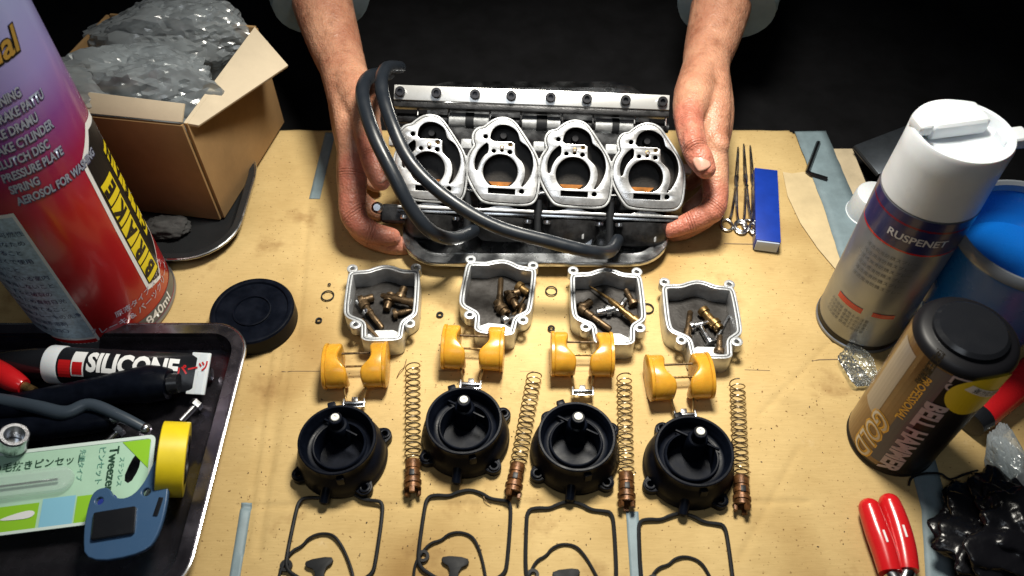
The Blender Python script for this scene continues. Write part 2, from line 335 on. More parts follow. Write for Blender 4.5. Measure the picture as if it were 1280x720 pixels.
def wrap_mesh(me, rad, phi, z, rot=0.0, off=0.0003, cut=0.003):
    """bend a flat print round a cylinder: x runs round it, y runs up"""
    me.transform(Matrix.Rotation(rot, 4, 'Z'))
    bm = bmesh.new(); bm.from_mesh(me)
    if bm.verts:
        xs = [v.co.x for v in bm.verts]; x = min(xs)+cut
        while x < max(xs):
            bmesh.ops.bisect_plane(bm, geom=bm.verts[:]+bm.edges[:]+bm.faces[:], plane_co=(x, 0, 0), plane_no=(1, 0, 0)); x += cut
    for v in bm.verts:
        a = phi + v.co.x/rad; rr = rad+off+v.co.z
        v.co = Vector((rr*math.sin(a), -rr*math.cos(a), z+v.co.y))
    bm.to_mesh(me); bm.free(); return me
def wrap_text(body, size, rad, phi, z, mat, parent, rot=0.0, off=0.0004, **k):
    return obj('lettering', wrap_mesh(text_mesh(body, size, **k), rad, phi, z, rot, off), mat, parent)
def wrap_poly(name, poly, rad, phi, z, mat, parent, off=0.0002, rot=0.0):
    bm = bmesh.new(); bm.faces.new([bm.verts.new((x, y, 0)) for x, y in poly]); me = bpy.data.meshes.new(name); bm.to_mesh(me); bm.free()
    return obj(name, wrap_mesh(me, rad, phi, z, rot, off), mat, parent)
def flat_text(body, size, mat, parent, mw, **k): return obj('lettering', text_mesh(body, size, **k), mat, parent, mw)
def flat_poly(name, poly, mat, parent, mw):
    bm = bmesh.new(); bm.faces.new([bm.verts.new((x, y, 0)) for x, y in poly]); me = bpy.data.meshes.new(name); bm.to_mesh(me); bm.free()
    return obj(name, me, mat, parent, mw)
def copy_tree(o, parent=None):
    c = o.copy(); COL.objects.link(c)
    if parent is not None: c.parent = parent
    for ch in list(o.children): copy_tree(ch, c)
    return c
def crumple(name, c, dims, mat, parent=None, seed=0, amp=0.25, freq=2.2, sub=4, flat=None):
    bm = bmesh.new(); bmesh.ops.create_icosphere(bm, subdivisions=sub, radius=1)
    off = Vector((seed*3.1, seed*1.7, seed*0.9))
    for v in bm.verts:
        p = v.co.copy(); n1 = noise.noise(p*freq+off); n2 = noise.noise(p*freq*2.7+off*2); n3 = abs(noise.noise(p*freq*5+off))
        v.co = p*(1+amp*(n1*1.2+n2*0.7-n3*0.35)); v.co.x *= dims[0]; v.co.y *= dims[1]; v.co.z *= dims[2]
        if flat is not None and v.co.z < -flat: v.co.z = -flat
    me = bpy.data.meshes.new(name); bm.to_mesh(me); bm.free(); me.shade_smooth()
    o = obj(name, me, mat, parent, Matrix.Translation(c)); return o
def film_bag(name, c, dims, mat, seed, layers=3, facets=38):
    # a bag of thin film: shells of flat folds that meet in sharp creases
    rnd = random.Random(seed); bm = bmesh.new()
    for l in range(layers):
        sc = 1.0-0.13*l
        planes = []
        for k in range(facets):
            n = Vector((rnd.gauss(0, 1), rnd.gauss(0, 1), rnd.gauss(0, 1))).normalized(); planes.append((n, rnd.uniform(0.74, 1.0)*sc))
        r = bmesh.ops.create_icosphere(bm, subdivisions=5, radius=1)
        off = Vector((rnd.random()*9, rnd.random()*9, rnd.random()*9))
        for v in r['verts']:
            d = v.co.normalized(); t = 1.25*sc
            for n, h in planes:
                q = d.dot(n)
                if q > 0.05: t = min(t, h/q)
            w = noise.noise(d*3.1+off); cr = abs(noise.noise(d*6.5+off*2)); cr2 = abs(noise.noise(d*14+off))
            t *= 1+0.05*w-0.45*(0.16-min(cr, 0.16))-0.30*(0.08-min(cr2, 0.08))
            v.co = Vector((d.x*t*dims[0], d.y*t*dims[1], d.z*t*dims[2]))
    me = bpy.data.meshes.new(name); bm.to_mesh(me); bm.free(); me.shade_smooth(); me.set_sharp_from_angle(angle=R(22))
    return obj(name, me, mat, None, Matrix.Translation(c))
ORD = ['leftmost', 'second from left', 'third from left', 'rightmost']

# ------------------------------------------------------------------ the setting
def structure(o): o['kind'] = 'structure'; return o
me = B().box((0, 0.3, -0.03), (5, 5, 0.02)).mesh('floor', 0); structure(obj('floor', me, FLOOR))

creases = [(P(300, 633), P(1010, 628), 0.0016, 0.0016), (P(351, 440), P(322, 690), 0.0016, 0.0024), (P(338, 440), P(305, 690), 0.0014, 0.0020), (P(362, 440), P(338, 590), 0.0012, 0.0020), (P(330, 252), P(430, 250), 0.0012, 0.0014),
           (P(1042, 425), P(950, 520), 0.0014, 0.0014), (P(385, 255), P(372, 420), 0.0012, 0.002), (P(925, 700), P(1000, 560), 0.0012, 0.0016),
           (P(560, 463), P(660, 463), 0.0002, 0.001)]
def hz(x, y):
    z = 0.0012*noise.noise(Vector((x*6, y*6, 1.3))) + 0.0004*noise.noise(Vector((x*17, y*17, 4.0)))
    p = Vector((x, y))
    for a, b, dep, w in creases:
        a2, b2 = a.to_2d(), b.to_2d(); d = b2-a2; t = max(0, min(1, (p-a2).dot(d)/d.length_squared)); q = (p-a2-d*t).length
        if q < w*4: z -= dep*math.exp(-(q/w)**2)
    # a soft bulge where the board is buckled on the right
    q = (p-P(1015, 505).to_2d()); z += 0.0035*math.exp(-((q.x*0.5+q.y)/0.012)**2-(q.x/0.06)**2)
    return z
def board():
    far = P(640, 163).y; x0, x1, y0 = -0.66, 0.66, -0.34; st = 0.0024
    nx = int((x1-x0)/st); ny = int((far-y0)/st)
    edge_a, edge_b = P(1004, 165), P(1062, 336)
    bm = bmesh.new(); V = {}
    for j in range(ny+1):
        for i in range(nx+1):
            x = x0+i*(x1-x0)/nx; y = y0+j*(far-y0)/ny
            if j == ny: y += 0.0015*noise.noise(Vector((x*40, 0, 0)))
            V[i, j] = bm.verts.new((x, y, hz(x, y)))
    for j in range(ny):
        for i in range(nx):
            c = (V[i, j].co+V[i+1, j+1].co)/2
            if c.y > edge_b.y:
                t = (c.y-edge_b.y)/(edge_a.y-edge_b.y)
                lim = edge_b.x+(edge_a.x-edge_b.x)*t
                if c.y > edge_a.y-0.02: lim -= 0.012*((c.y-edge_a.y+0.02)/0.02)**3
                if c.x > lim: continue
            bm.faces.new((V[i, j], V[i+1, j], V[i+1, j+1], V[i, j+1]))
    bmesh.ops.delete(bm, geom=[v for v in bm.verts if not v.link_faces], context='VERTS')
    me = bpy.data.meshes.new('cardboard_sheet'); bm.to_mesh(me); bm.free(); me.shade_smooth()
    o = obj('cardboard_sheet', me, CARD); s = o.modifiers.new('s', 'SOLIDIFY'); s.thickness = 0.004; s.offset = -1
    return o
cardboard = structure(board())
wb = B().box((-0.15, -0.075, -0.0128), (0.94, 0.53, 0.0144))
wb.bevel(0.001)
wo = thing('wooden_board', 'pale wooden board showing past the far right corner of the cardboard', 'board')
for k in range(6):
    b0 = P(1012, 180).y-0.530
    B().box((-0.06, b0+0.044+0.0884*k, -0.0128), (P(1068, 180).x*2.0-0.0+0.12, 0.0880, 0.0142)).bevel(0.0008).build('plank', WOOD, wo)
wb.bm.free()

def strip(pts, w, name, mat, dz=0.0006, parent=None, zf=hz, seg=40):
    pts = [Vector(p) for p in pts]; bm = bmesh.new(); rows = []
    path = []
    for a, b in zip(pts[:-1], pts[1:]):
        for k in range(seg): path.append(a.lerp(b, k/seg))
    path.append(pts[-1])
    for i, p in enumerate(path):
        t = (path[min(i+1, len(path)-1)]-path[max(i-1, 0)]); t.z = 0; t.normalize(); nrm = Vector((-t.y, t.x, 0))
        row = []
        for u in (-1, -0.5, 0, 0.5, 1):
            q = p+nrm*(w/2*u*(1+0.03*noise.noise(p*90))); row.append(bm.verts.new((q.x, q.y, zf(q.x, q.y)+dz)))
        rows.append(row)
    for a, b in zip(rows[:-1], rows[1:]):
        for i in range(4): bm.faces.new((a[i], a[i+1], b[i+1], b[i]))
    bmesh.ops.recalc_face_normals(bm, faces=bm.faces)
    me = bpy.data.meshes.new(name); bm.to_mesh(me); bm.free(); me.shade_smooth()
    o = obj(name, me, mat, parent); s = o.modifiers.new('s', 'SOLIDIFY'); s.thickness = 0.0003; s.offset = 1
    return o
G = 'grey tape strips stuck on the cardboard'
tag(strip([P(413, 166), P(393, 248)], 0.010, 'tape_strip', TAPE), 'narrow grey tape strip beside the hand on the left', 'tape', G)
tag(strip([P(1012, 166), P(1050, 260), P(1078, 345)], 0.031, 'tape_strip', TAPE, 0.0009, zf=lambda x, y: 0.0009), 'wide grey tape strip along the cardboard edge under the hex key', 'tape', G)
tag(strip([P(790, 640), P(797, 740)], 0.0085, 'tape_strip', TAPE), 'thin grey tape strip between the two right gaskets', 'tape', G)
tag(strip([P(308, 628), P(292, 730)], 0.007, 'tape_strip', TAPE), 'thin dark tape strip between the parts tray and the gaskets', 'tape', G)
tag(strip([P(1148, 560), P(1170, 640), P(1176, 730)], 0.019, 'tape_strip', TAPE), 'grey tape strip between the red plier grips and the black bag', 'tape', G)
# paler torn patch where the top paper layer is peeled, and a pencil line
PATCH = M('peeled_paper', (0.57, 0.45, 0.26), 0.9, var=(40, 0.15), bump=(300, 0.3))
pp = [P(978, 216), P(990, 218), P(1003, 216), P(1016, 219), P(1030, 262), P(1062, 346), P(1044, 338), P(1022, 312), P(1000, 280), P(984, 246)]
bm = bmesh.new(); bm.faces.new([bm.verts.new((p.x, p.y, 0.0013)) for p in pp]); me = bpy.data.meshes.new('torn_paper'); bm.to_mesh(me); bm.free()
o = obj('torn_paper', me, PATCH)
tag(o, 'pale torn paper layer on the cardboard right of the blue box', 'paper')
for u0, u1 in ((352, 402), (548, 572), (650, 668), (700, 760), (930, 962)): strip([P(u0, 464), P(u1, 464)], 0.0004, 'pencil_line', PENCIL, 0.00005, parent=cardboard)
strip([P(1015, 450), P(1060, 449)], 0.0006, 'pencil_line', PENCIL, 0.0002, parent=cardboard)
strip([P(905, 305), P(972, 306)], 0.0008, 'pencil_line', PENCIL, 0.0002, parent=cardboard)

# ------------------------------------------------------------------ generic rounded tray
def rrect(x0, x1, y0, y1, r, n=8):
    out = []
    for cx, cy, a0 in ((x1-r, y1-r, 0), (x0+r, y1-r, 90), (x0+r, y0+r, 180), (x1-r, y0+r, 270)):
        for k in range(n+1):
            a = R(a0+90*k/n); out.append(Vector((cx+r*math.cos(a), cy+r*math.sin(a))))
    return out
def tray(name, x0, x1, y0, y1, r, h, lip, mat, label, cat, z=0.0, mw=None, slope=0.008, edge=None):
    t = thing(name, label, cat, mw)
    o = rrect(x0, x1, y0, y1, r); th = 0.0012
    def rg(d, zz): return [(p.x, p.y, zz) for p in inset(o, d)]
    b = B(); b.skin([rg(lip+slope, z+0.0005), rg(lip+slope-0.003, z+0.003), rg(lip, z+h-0.002), rg(lip-0.001, z+h), rg(0.001, z+h), rg(0, z+h-0.001), rg(0, z+h-0.004),
                     rg(0.0012, z+h-0.004), rg(0.002, z+h-0.0015), rg(lip-0.001, z+h-0.0015), rg(lip+0.001, z+h-0.004), rg(lip+slope-0.0015, z+0.0045), rg(lip+slope+0.002, z+0.0022)], caps=(True, True))
    b.build('tray_shell', mat, t, smooth=45)
    if edge: B().tube([(p.x, p.y, z+h-0.0016) for p in inset(o, -0.0004)], 0.0013, 8, loop=True).build('chrome_highlight_edge', edge, t)
    return t

# ------------------------------------------------------------------ stainless tray under the carburettors
y0 = P(640, 331, 0.014).y; y1 = P(640, 103, 0.014).y
tray('steel_tray', P(498, 331, 0.014).x, P(842, 331, 0.014).x, y0, y1, 0.035, 0.014, 0.012, TRAYST, 'shallow stainless steel tray lying under the carburetor bank', 'tray', z=0.0018)

# ------------------------------------------------------------------ carburettor bank
mm = 0.001
bank = thing('carburetor_bank', 'bank of four carburetors with open float chambers held in two hands', 'carburetors')
nrm = Vector((0, -math.cos(R(50)), math.sin(R(50))))
bx = Vector((1, 0, 0)); by = nrm.cross(bx)
bm4 = Matrix((bx, by, nrm)).transposed().to_4x4(); bm4 = bm4 @ Matrix.Rotation(R(-2.2), 4, 'Z'); bm4.translation = Q(675, 203, 0.667)
bank.matrix_world = bm4
K = 0.16675*mm
def zf(pts): return [Vector(((x-485)*K, -(y-470)*K)) for x, y in pts]
outl = chaikin(zf([(480, 260), (440, 268), (405, 292), (385, 312), (350, 318), (332, 345), (336, 378), (346, 398), (316, 440), (306, 490), (308, 535), (330, 585), (372, 650), (400, 672), (500, 677), (605, 677), (642, 662), (656, 610), (660, 500), (642, 440), (600, 378), (555, 315), (522, 274)]), 2)
cavR = inset(chaikin(zf([(412, 371), (421, 321), (445, 297), (476, 289), (514, 297), (547, 321), (556, 352), (562, 371), (597, 390), (622, 427), (633, 477), (627, 521), (604, 571), (574, 604), (595, 552), (596, 509), (584, 477), (560, 456), (544, 440), (542, 427), (541, 405), (538, 372), (470, 372)]), 1), -0.3*mm)
cavL = inset(chaikin(zf([(404, 378), (378, 398), (356, 424), (343, 460), (341, 490), (346, 522), (354, 520), (360, 488), (374, 460), (390, 440), (406, 428)]), 1), -0.3*mm)
bore = circ((470-485)*K, -(523-470)*K, 87*K, 40)
bore = [Vector((p.x, max(p.y, -(597-470)*K))) for p in bore]
slot = zf([(412, 606), (548, 608), (548, 636), (412, 633)])
def hole(x, y, r): return circ((x-485)*K, -(y-470)*K, r*K, 14)
holes = [hole(390, 352, 12), hole(580, 619, 13), hole(433, 422, 11), hole(514, 425, 12), hole(474, 418, 9), hole(515, 388, 11)]
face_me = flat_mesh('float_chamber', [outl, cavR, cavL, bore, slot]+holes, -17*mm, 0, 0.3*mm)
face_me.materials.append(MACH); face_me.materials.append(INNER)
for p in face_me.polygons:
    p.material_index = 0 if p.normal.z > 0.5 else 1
# outer skin of the chamber is bright casting, inner walls stained and darkened to read as shade
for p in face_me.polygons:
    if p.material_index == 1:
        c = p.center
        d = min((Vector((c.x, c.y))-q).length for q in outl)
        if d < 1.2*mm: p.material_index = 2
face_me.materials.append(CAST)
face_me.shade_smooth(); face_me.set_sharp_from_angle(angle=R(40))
rim_out = inset(outl, -2.3*mm)
lip_me = flat_mesh('chamber_lip', [rim_out, inset(outl, -0.55*mm)], -8*mm, -1.0*mm, 0.3*mm); lip_me.shade_smooth(); lip_me.set_sharp_from_angle(angle=R(40))
floor_me = flat_mesh('chamber_floor', [inset(outl, 1*mm)], -19*mm, -17.05*mm)
def mk(b, n): return b.mesh(n)
bc = ((470-485)*K, -(523-470)*K)
orange_me = B().prism([(bc[0]+12*mm*math.cos(a), bc[1]+12*mm*math.sin(a)) for a in [R(215+110*k/14) for k in range(15)]], -16.9*mm, -15.2*mm).mesh('throttle_plate')
jet_me = B().lathe([(2.2*mm, -16*mm), (2.2*mm, -0.2*mm), (1.7*mm, 0.1*mm), (1.1*mm, 0.1*mm), (1.0*mm, -2*mm)], 14).mesh('jet')
pit_me = B().cyl((0, 0, -16*mm), (0, 0, -8*mm), 3.2*mm, 2.6*mm, 14).mesh('jet_holder')
flg = []
for s in (-1, 1): pass
def flange_profile():
    p = []
    for k in range(25):
        x = -27+54*k/24; bump = 3.0*math.exp(-(x/10.0)**4)
        p.append((x*mm, (-36.5+bump)*mm))
    return p + [(27*mm, -38.6*mm), (-27*mm, -38.6*mm)]
flange_me = B().prism(flange_profile(), -34*mm, -4*mm).bevel(0.5*mm).mesh('chamber_flange')
flange2_me = B().prism([(-27.5*mm, -41.8*mm), (27.5*mm, -41.8*mm), (27.5*mm, -39.4*mm), (-27.5*mm, -39.4*mm)], -36*mm, -6*mm).bevel(0.4*mm).mesh('cover_flange')
cover_me = B().lathe([(25*mm, 0), (24*mm, 8*mm), (21*mm, 15*mm), (17*mm, 19*mm), (0.5*mm, 20*mm)], 32, Matrix.Translation((0, -43.5*mm, -24*mm)) @ Matrix.Rotation(PI/2, 4, 'X')).mesh('diaphragm_cover')
body_me = B().box((0, -8*mm, -31*mm), (44*mm, 58*mm, 24*mm)).bevel(5*mm, 3).mesh('carburetor_body')
intake_me = B().lathe([(21*mm, 0), (23*mm, -10*mm), (24.5*mm, -14*mm), (22*mm, -14*mm), (20*mm, -9*mm), (19*mm, -1*mm)], 32, Matrix.Translation((0, -5*mm, -40*mm))).mesh('intake_mouth')
rib_me = B().box((8*mm, -52*mm, -9*mm), (2*mm, 14*mm, 12*mm)).bevel(0.6*mm).mesh('cover_rib')
lug_me = B().box((0, 0, -9*mm), (11*mm, 8*mm, 10*mm)).bevel(1.2*mm).mesh('side_lug')
pin_me = B().cyl((0, 36*mm, -4*mm), (0, 45*mm, -6*mm), 0.8*mm, n=8).mesh('guide_pin')
scr_me = B().lathe([(3.6*mm, 0), (3.6*mm, 2.2*mm), (2.8*mm, 3*mm), (0.3*mm, 3*mm)], 18).mesh('cover_screw')
for i in range(4):
    x = (-91+60.7*i)*mm
    mw = Matrix.Translation((x, 0, 0))
    ch = obj('float_chamber', face_me, None, bank, mw)
    obj('chamber_lip', lip_me, CAST if i == 0 else None, ch)
    obj('chamber_floor', floor_me, INNER if i == 0 else None, ch)
    obj('throttle_plate', orange_me, M('gum_orange', (0.36, 0.13, 0.02), 0.4, 0.3, var=(120, 0.5)) if i == 0 else None, ch)
    obj('jet', jet_me, BRASS if i == 0 else None, ch, Matrix.Translation(((474-485)*K, -(401-470)*K, 0)))
    obj('jet', jet_me, None, ch, Matrix.Translation(((515-485)*K, -(388-470)*K, -1.2*mm)))
    obj('jet_holder', pit_me, BLACK if i == 0 else None, ch, Matrix.Translation(((478-485)*K, -(335-470)*K, 0)))
    bo = obj('carburetor_body', body_me, DCAST if i == 0 else None, bank, mw)
    obj('intake_mouth', intake_me, DCAST if i == 0 else None, bo)
    obj('guide_pin', pin_me, STEEL if i == 0 else None, bo, Matrix.Translation((-13*mm, 0, 0)))
    obj('guide_pin', pin_me, None, bo, Matrix.Translation((13*mm, -1*mm, 0)))
    fl = obj('chamber_flange', flange_me, MACH if i == 0 else None, bank, mw @ Matrix.Translation((0, -3.2*mm, 0)))
    obj('cover_flange', flange2_me, STEEL if i == 0 else None, fl)
    obj('diaphragm_cover', cover_me, DCAST if i == 0 else None, fl)
    obj('cover_rib', rib_me, CAST if i == 0 else None, fl)
    for sx in ((-22, 22) if i < 3 else (-22,)): obj('cover_screw', scr_me, STEEL if (i == 0 and sx < 0) else None, fl, Matrix.Translation((sx*mm, -44.6*mm, -8*mm)) @ Matrix.Rotation(PI/2, 4, 'X'))
    for (lx, ly) in ((-31, 14), (-31, -14), (31, 0)):
        obj('side_lug', lug_me, CAST if (i == 0 and ly == 14) else None, bo, Matrix.Translation((lx*mm, ly*mm, 0)))
rail = B().box((-9*mm, 53.5*mm, 0), (229*mm, 12.2*mm, 3*mm)).bevel(0.5*mm).build('rail', PLATE, bank)
B().box((-9*mm, 44.5*mm, -6*mm), (230*mm, 5*mm, 12*mm)).bevel(1*mm).build('lower_rail', DCAST, bank)
bolt_me = B().lathe([(4.2*mm, 1.5*mm), (4.2*mm, 5*mm), (3.7*mm, 5.6*mm), (2.1*mm, 5.6*mm), (1.9*mm, 2.8*mm)], 20).mesh('bolt')
for i in range(8):
    px = [498, 543, 591, 636, 685, 730, 778, 824][i]
    obj('bolt', bolt_me, M('black_bolt', (0.03, 0.03, 0.034), 0.3, 0.7) if i == 0 else None, bank, Matrix.Translation(((px-675)*0.667*mm, 53.5*mm, 0)))
for (x0, x1, r, m_) in ((-122, 108, 4.2, DCAST), (-78, -64, 6.2, CAST), (-57, -44, 6, CAST), (-16, -4, 6.2, CAST), (5, 16, 6, CAST), (46, 60, 6.2, CAST), (66, 78, 6, CAST), (-64, -57, 7, RUBBER), (-4, 5, 7, RUBBER), (60, 66, 7, RUBBER)):
    B().cyl((x0*mm, 35*mm, -14*mm), (x1*mm, 35*mm, -14*mm), r*mm, n=18).build('fuel_pipe', m_, bank)
B().cyl((-118*mm, -20*mm, -34*mm), (116*mm, -20*mm, -34*mm), 4*mm).build('throttle_shaft', STEEL, bank)
B().cyl((61*mm, -30*mm, -10*mm), (62*mm, -64*mm, -12*mm), 3.2*mm).build('vent_tube', RUBBER, bank)
B().cyl((0.5*mm, -30*mm, -12*mm), (0.5*mm, -58*mm, -14*mm), 3.0*mm).build('vent_tube', RUBBER, bank)
B().cyl((-60*mm, -26*mm, -10*mm), (-59*mm, -62*mm, -12*mm), 3.4*mm).build('vent_tube', RUBBER, bank)
B().lathe([(11*mm, 0), (11*mm, 3*mm), (9*mm, 5*mm), (0.3*mm, 5*mm)], 28, Matrix.Translation((38*mm, -62*mm, -16*mm))).build('chrome_cap', TRAYST, bank)
B().lathe([(5*mm, 0), (5*mm, 6*mm), (3*mm, 8*mm), (0.3*mm, 8*mm)], 20, Matrix.Translation((-136*mm, -42*mm, -16*mm))).build('chrome_cap', TRAYST, bank)
B().box((-112*mm, -46*mm, -22*mm), (44*mm, 16*mm, 20*mm)).bevel(4*mm, 3).build('idle_bracket', DCAST, bank)

def bez(pts, n=14):
    pts = [Vector(p) for p in pts]; out = []; k = len(pts)
    for i in range(k-1):
        p0 = pts[max(i-1, 0)]; p1 = pts[i]; p2 = pts[i+1]; p3 = pts[min(i+2, k-1)]
        for j in range(n):
            t = j/n; out.append(0.5*((2*p1)+(p2-p0)*t+(2*p0-5*p1+4*p2-p3)*t*t+(3*p1-p0-3*p2+p3)*t**3))
    out.append(pts[-1]); return out
inv = bm4.inverted()
h1 = bez([inv @ Q(*q) for q in ((486, 92, 0.70), (462, 96, 0.665), (453, 118, 0.635), (466, 165, 0.615), (490, 215, 0.61), (515, 262, 0.615), (540, 290, 0.625), (568, 298, 0.645), (592, 288, 0.68))])
B().tube(h1, 5.6*mm, 16).build('rubber_hose', HOSE, bank)
h2 = bez([inv @ Q(*q) for q in ((500, 84, 0.70), (482, 86, 0.66), (477, 110, 0.632), (490, 155, 0.615), (515, 205, 0.608), (560, 248, 0.604), (620, 283, 0.604), (690, 303, 0.608), (740, 315, 0.615), (762, 314, 0.64), (772, 300, 0.68))])
B().tube(h2, 5.3*mm, 16).build('rubber_hose', HOSE, bank)

# ------------------------------------------------------------------ person: two hands, forearms, sleeves, trousers
def chain(b, pts, rads, n=18, st=5):
    pts = [Vector(p) for p in pts]; P2 = []; R2 = []
    sm = bez(pts, st); rads = [r*mm for r in rads]
    for i in range(len(sm)):
        f = i/st; k = min(int(f), len(rads)-2); P2.append(sm[i]); R2.append(rads[k]+(rads[k+1]-rads[k])*(f-k))
    b.tube(P2, R2, n)
    b.sphere(P2[0], R2[0], 16, 10); b.sphere(P2[-1], R2[-1], 16, 10)
bodyb = B()
def hand(mx, J):
    """mx mirrors pixel x about the bank; J lists joints as (px, py, depth)"""
    for pts, rads in J:
        chain(bodyb, [Q(*p) for p in pts], rads)
RH = [
 # forearm and wrist
 ([(945, -330, 0.90), (925, -120, 0.80), (903, 0, 0.765), (884, 72, 0.735)], [40, 36, 29, 22]),
 # carpal mass and metacarpals
 ([(884, 68, 0.735), (880, 120, 0.705), (882, 170, 0.692)], [22, 20, 14]),
 ([(880, 80, 0.728), (868, 118, 0.692), (860, 142, 0.674)], [19, 18, 13]),
 ([(888, 85, 0.722), (893, 135, 0.692), (891, 180, 0.680)], [17, 14.5, 12]),
 ([(888, 85, 0.735), (898, 140, 0.712), (894, 182, 0.700)], [17, 14, 12]),
 ([(888, 85, 0.745), (898, 138, 0.728), (893, 176, 0.716)], [17, 13, 11]),
 ([(886, 85, 0.75), (894, 130, 0.738), (888, 162, 0.728)], [16, 12, 10]),
 # knuckles and tendons
 ([(893, 92, 0.709), (900, 132, 0.681), (898, 172, 0.6715)], [3, 3, 2.6]),
 ([(862, 150, 0.6615), (867, 180, 0.6465)], [8, 8.2]),
 ([(897, 176, 0.675), (898, 182, 0.674)], [9.5, 9.5]),
 ([(894, 256, 0.672), (890, 264, 0.672)], [10.4, 10.4]),
 # thumb
 ([(862, 128, 0.685), (861, 152, 0.668), (868, 184, 0.653), (876, 200, 0.648), (882, 211, 0.646)], [14, 12.2, 10.8, 10.6, 8.6]),
 # index
 ([(890, 170, 0.682), (893, 215, 0.676), (892, 258, 0.674), (866, 276, 0.676), (838, 287, 0.680)], [12.5, 11.6, 10.6, 9.2, 7.6]),
 # middle, ring, little, behind the index under the bank
 ([(893, 180, 0.70), (895, 222, 0.695), (890, 262, 0.694), (862, 284, 0.696), (842, 292, 0.70)], [12, 11, 10, 9, 7.4]),
 ([(893, 175, 0.716), (894, 208, 0.712), (888, 240, 0.712), (862, 262, 0.716)], [11, 10.5, 9.5, 7.5]),
 ([(888, 160, 0.728), (889, 188, 0.726), (882, 212, 0.728), (862, 230, 0.73)], [10, 9, 8, 6.6]),
]
LH = [
 ([(345, -330, 0.90), (375, -120, 0.80), (402, 0, 0.765), (426, 78, 0.735)], [40, 36, 29, 22]),
 ([(426, 74, 0.735), (438, 125, 0.705), (442, 175, 0.692)], [22, 20, 14]),
 ([(430, 85, 0.728), (447, 120, 0.694), (457, 142, 0.676)], [19, 18, 13]),
 ([(428, 88, 0.722), (436, 140, 0.692), (441, 185, 0.680)], [17, 14.5, 12.5]),
 ([(428, 88, 0.735), (432, 145, 0.712), (438, 186, 0.700)], [17, 14, 12]),
 ([(428, 88, 0.745), (432, 142, 0.728), (438, 180, 0.716)], [17, 13, 11]),
 ([(428, 88, 0.75), (436, 135, 0.738), (440, 166, 0.728)], [16, 12, 10]),
 ([(453, 128, 0.687), (458, 155, 0.672), (465, 192, 0.655), (471, 212, 0.650), (476, 226, 0.648)], [14, 12.2, 10.8, 10.4, 8.4]),
 ([(441, 178, 0.682), (441, 225, 0.676), (442, 270, 0.674), (464, 290, 0.676), (490, 296, 0.680)], [13, 12.2, 11.2, 9.6, 7.8]),
 ([(438, 186, 0.70), (438, 235, 0.694), (450, 285, 0.690), (484, 304, 0.688), (512, 308, 0.692)], [12, 11.4, 10.4, 9.2, 7.4]),
 ([(438, 180, 0.716), (438, 214, 0.712), (446, 246, 0.712), (472, 266, 0.716)], [11, 10.5, 9.5, 7.5]),
 ([(440, 166, 0.728), (440, 192, 0.726), (448, 216, 0.728), (470, 232, 0.73)], [10, 9, 8, 6.6]),
]
hand(1, RH); hand(-1, LH)
# upper arms and shoulders, far above the frame, join the two arms into one body
eR, eL = Q(945, -330, 0.90), Q(345, -330, 0.90)
sR, sL = Vector((0.20, 0.66, 0.50)), Vector((-0.20, 0.66, 0.50))
chain(bodyb, [eR, (eR+sR)/2, sR], [40, 46, 55]); chain(bodyb, [eL, (eL+sL)/2, sL], [40, 46, 55])
chain(bodyb, [sL, Vector((0, 0.68, 0.50)), sR], [55, 80, 55])
person = thing('person', 'person in pale blue sleeves reaching over the table to hold the carburetor bank', 'person', Matrix.Translation((0, 0.6, 0)))
bo = bodyb.build('body', SKIN, person, Matrix.Translation((0, -0.6, 0)), smooth=0)
rm = bo.modifiers.new('r', 'REMESH'); rm.mode = 'VOXEL'; rm.voxel_size = 0.0016; rm.use_smooth_shade = True
sm = bo.modifiers.new('s', 'SMOOTH'); sm.factor = 0.6; sm.iterations = 7
def nail(c, along, nor, w, l):
    c = Vector(c); x = Vector(along).normalized(); z = Vector(nor); z = (z-x*z.dot(x)).normalized(); y = z.cross(x)
    bm = bmesh.new(); rows = []
    for i in range(9):
        u = -1+2*i/8; row = []
        for j in range(9):
            v = -1+2*j/8
            uu = u*math.sqrt(1-0.38*v*v) if True else u; vv = v*math.sqrt(1-0.30*u*u)
            row.append(bm.verts.new(c + x*uu*l/2 + y*vv*w/2 + z*(-0.0022*vv*vv-0.0010*uu*uu)))
        rows.append(row)
    for a, b in zip(rows[:-1], rows[1:]):
        for j in range(8): bm.faces.new((a[j], a[j+1], b[j+1], b[j]))
    me = bpy.data.meshes.new('nail'); bm.to_mesh(me); bm.free(); me.shade_smooth()
    o = obj('nail', me, NAILM, person, Matrix.Translation((0, -0.6, 0))); s = o.modifiers.new('s', 'SOLIDIFY'); s.thickness = 0.0007; s.offset = 0
a0, a1 = Q(874, 196, 0.648), Q(882, 211, 0.646)
nail(Q(877.5, 202.5, 0.6376), a1-a0, Q(879, 204, 0.60)-Q(877, 204, 0.646)+Vector((0.008, 0, 0)), 0.0125, 0.0135)
a0, a1 = Q(471, 212, 0.650), Q(476, 226, 0.648)
nail(Q(473, 219, 0.641), a1-a0, Q(473, 219, 0.60)-Q(473, 219, 0.65)-Vector((0.008, 0, 0)), 0.012, 0.013)
for nm, pts in (('sleeve', [(965, -330, 0.86), (935, -110, 0.795), (914, -25, 0.774), (908, 12, 0.764)]), ('sleeve', [(325, -330, 0.86), (366, -110, 0.795), (394, -30, 0.774), (402, 4, 0.764)])):
    b = B(); path = bez([Q(*p) for p in pts], 10); rad = [0.056-0.012*i/(len(path)-1)+0.0022*math.sin(i*1.7) for i in range(len(path))]
    path.append(path[-1]+(path[-1]-path[-2])*0.1); rad.append(rad[-1]*0.9)
    path.append(path[-2]-(path[-2]-path[-4])*0.8); rad.append(rad[-1])
    b.tube(path, rad, 28, caps=(False, False)); b.build(nm, SHIRT, person, Matrix.Translation((0, -0.6, 0)), smooth=60)
tb = B()
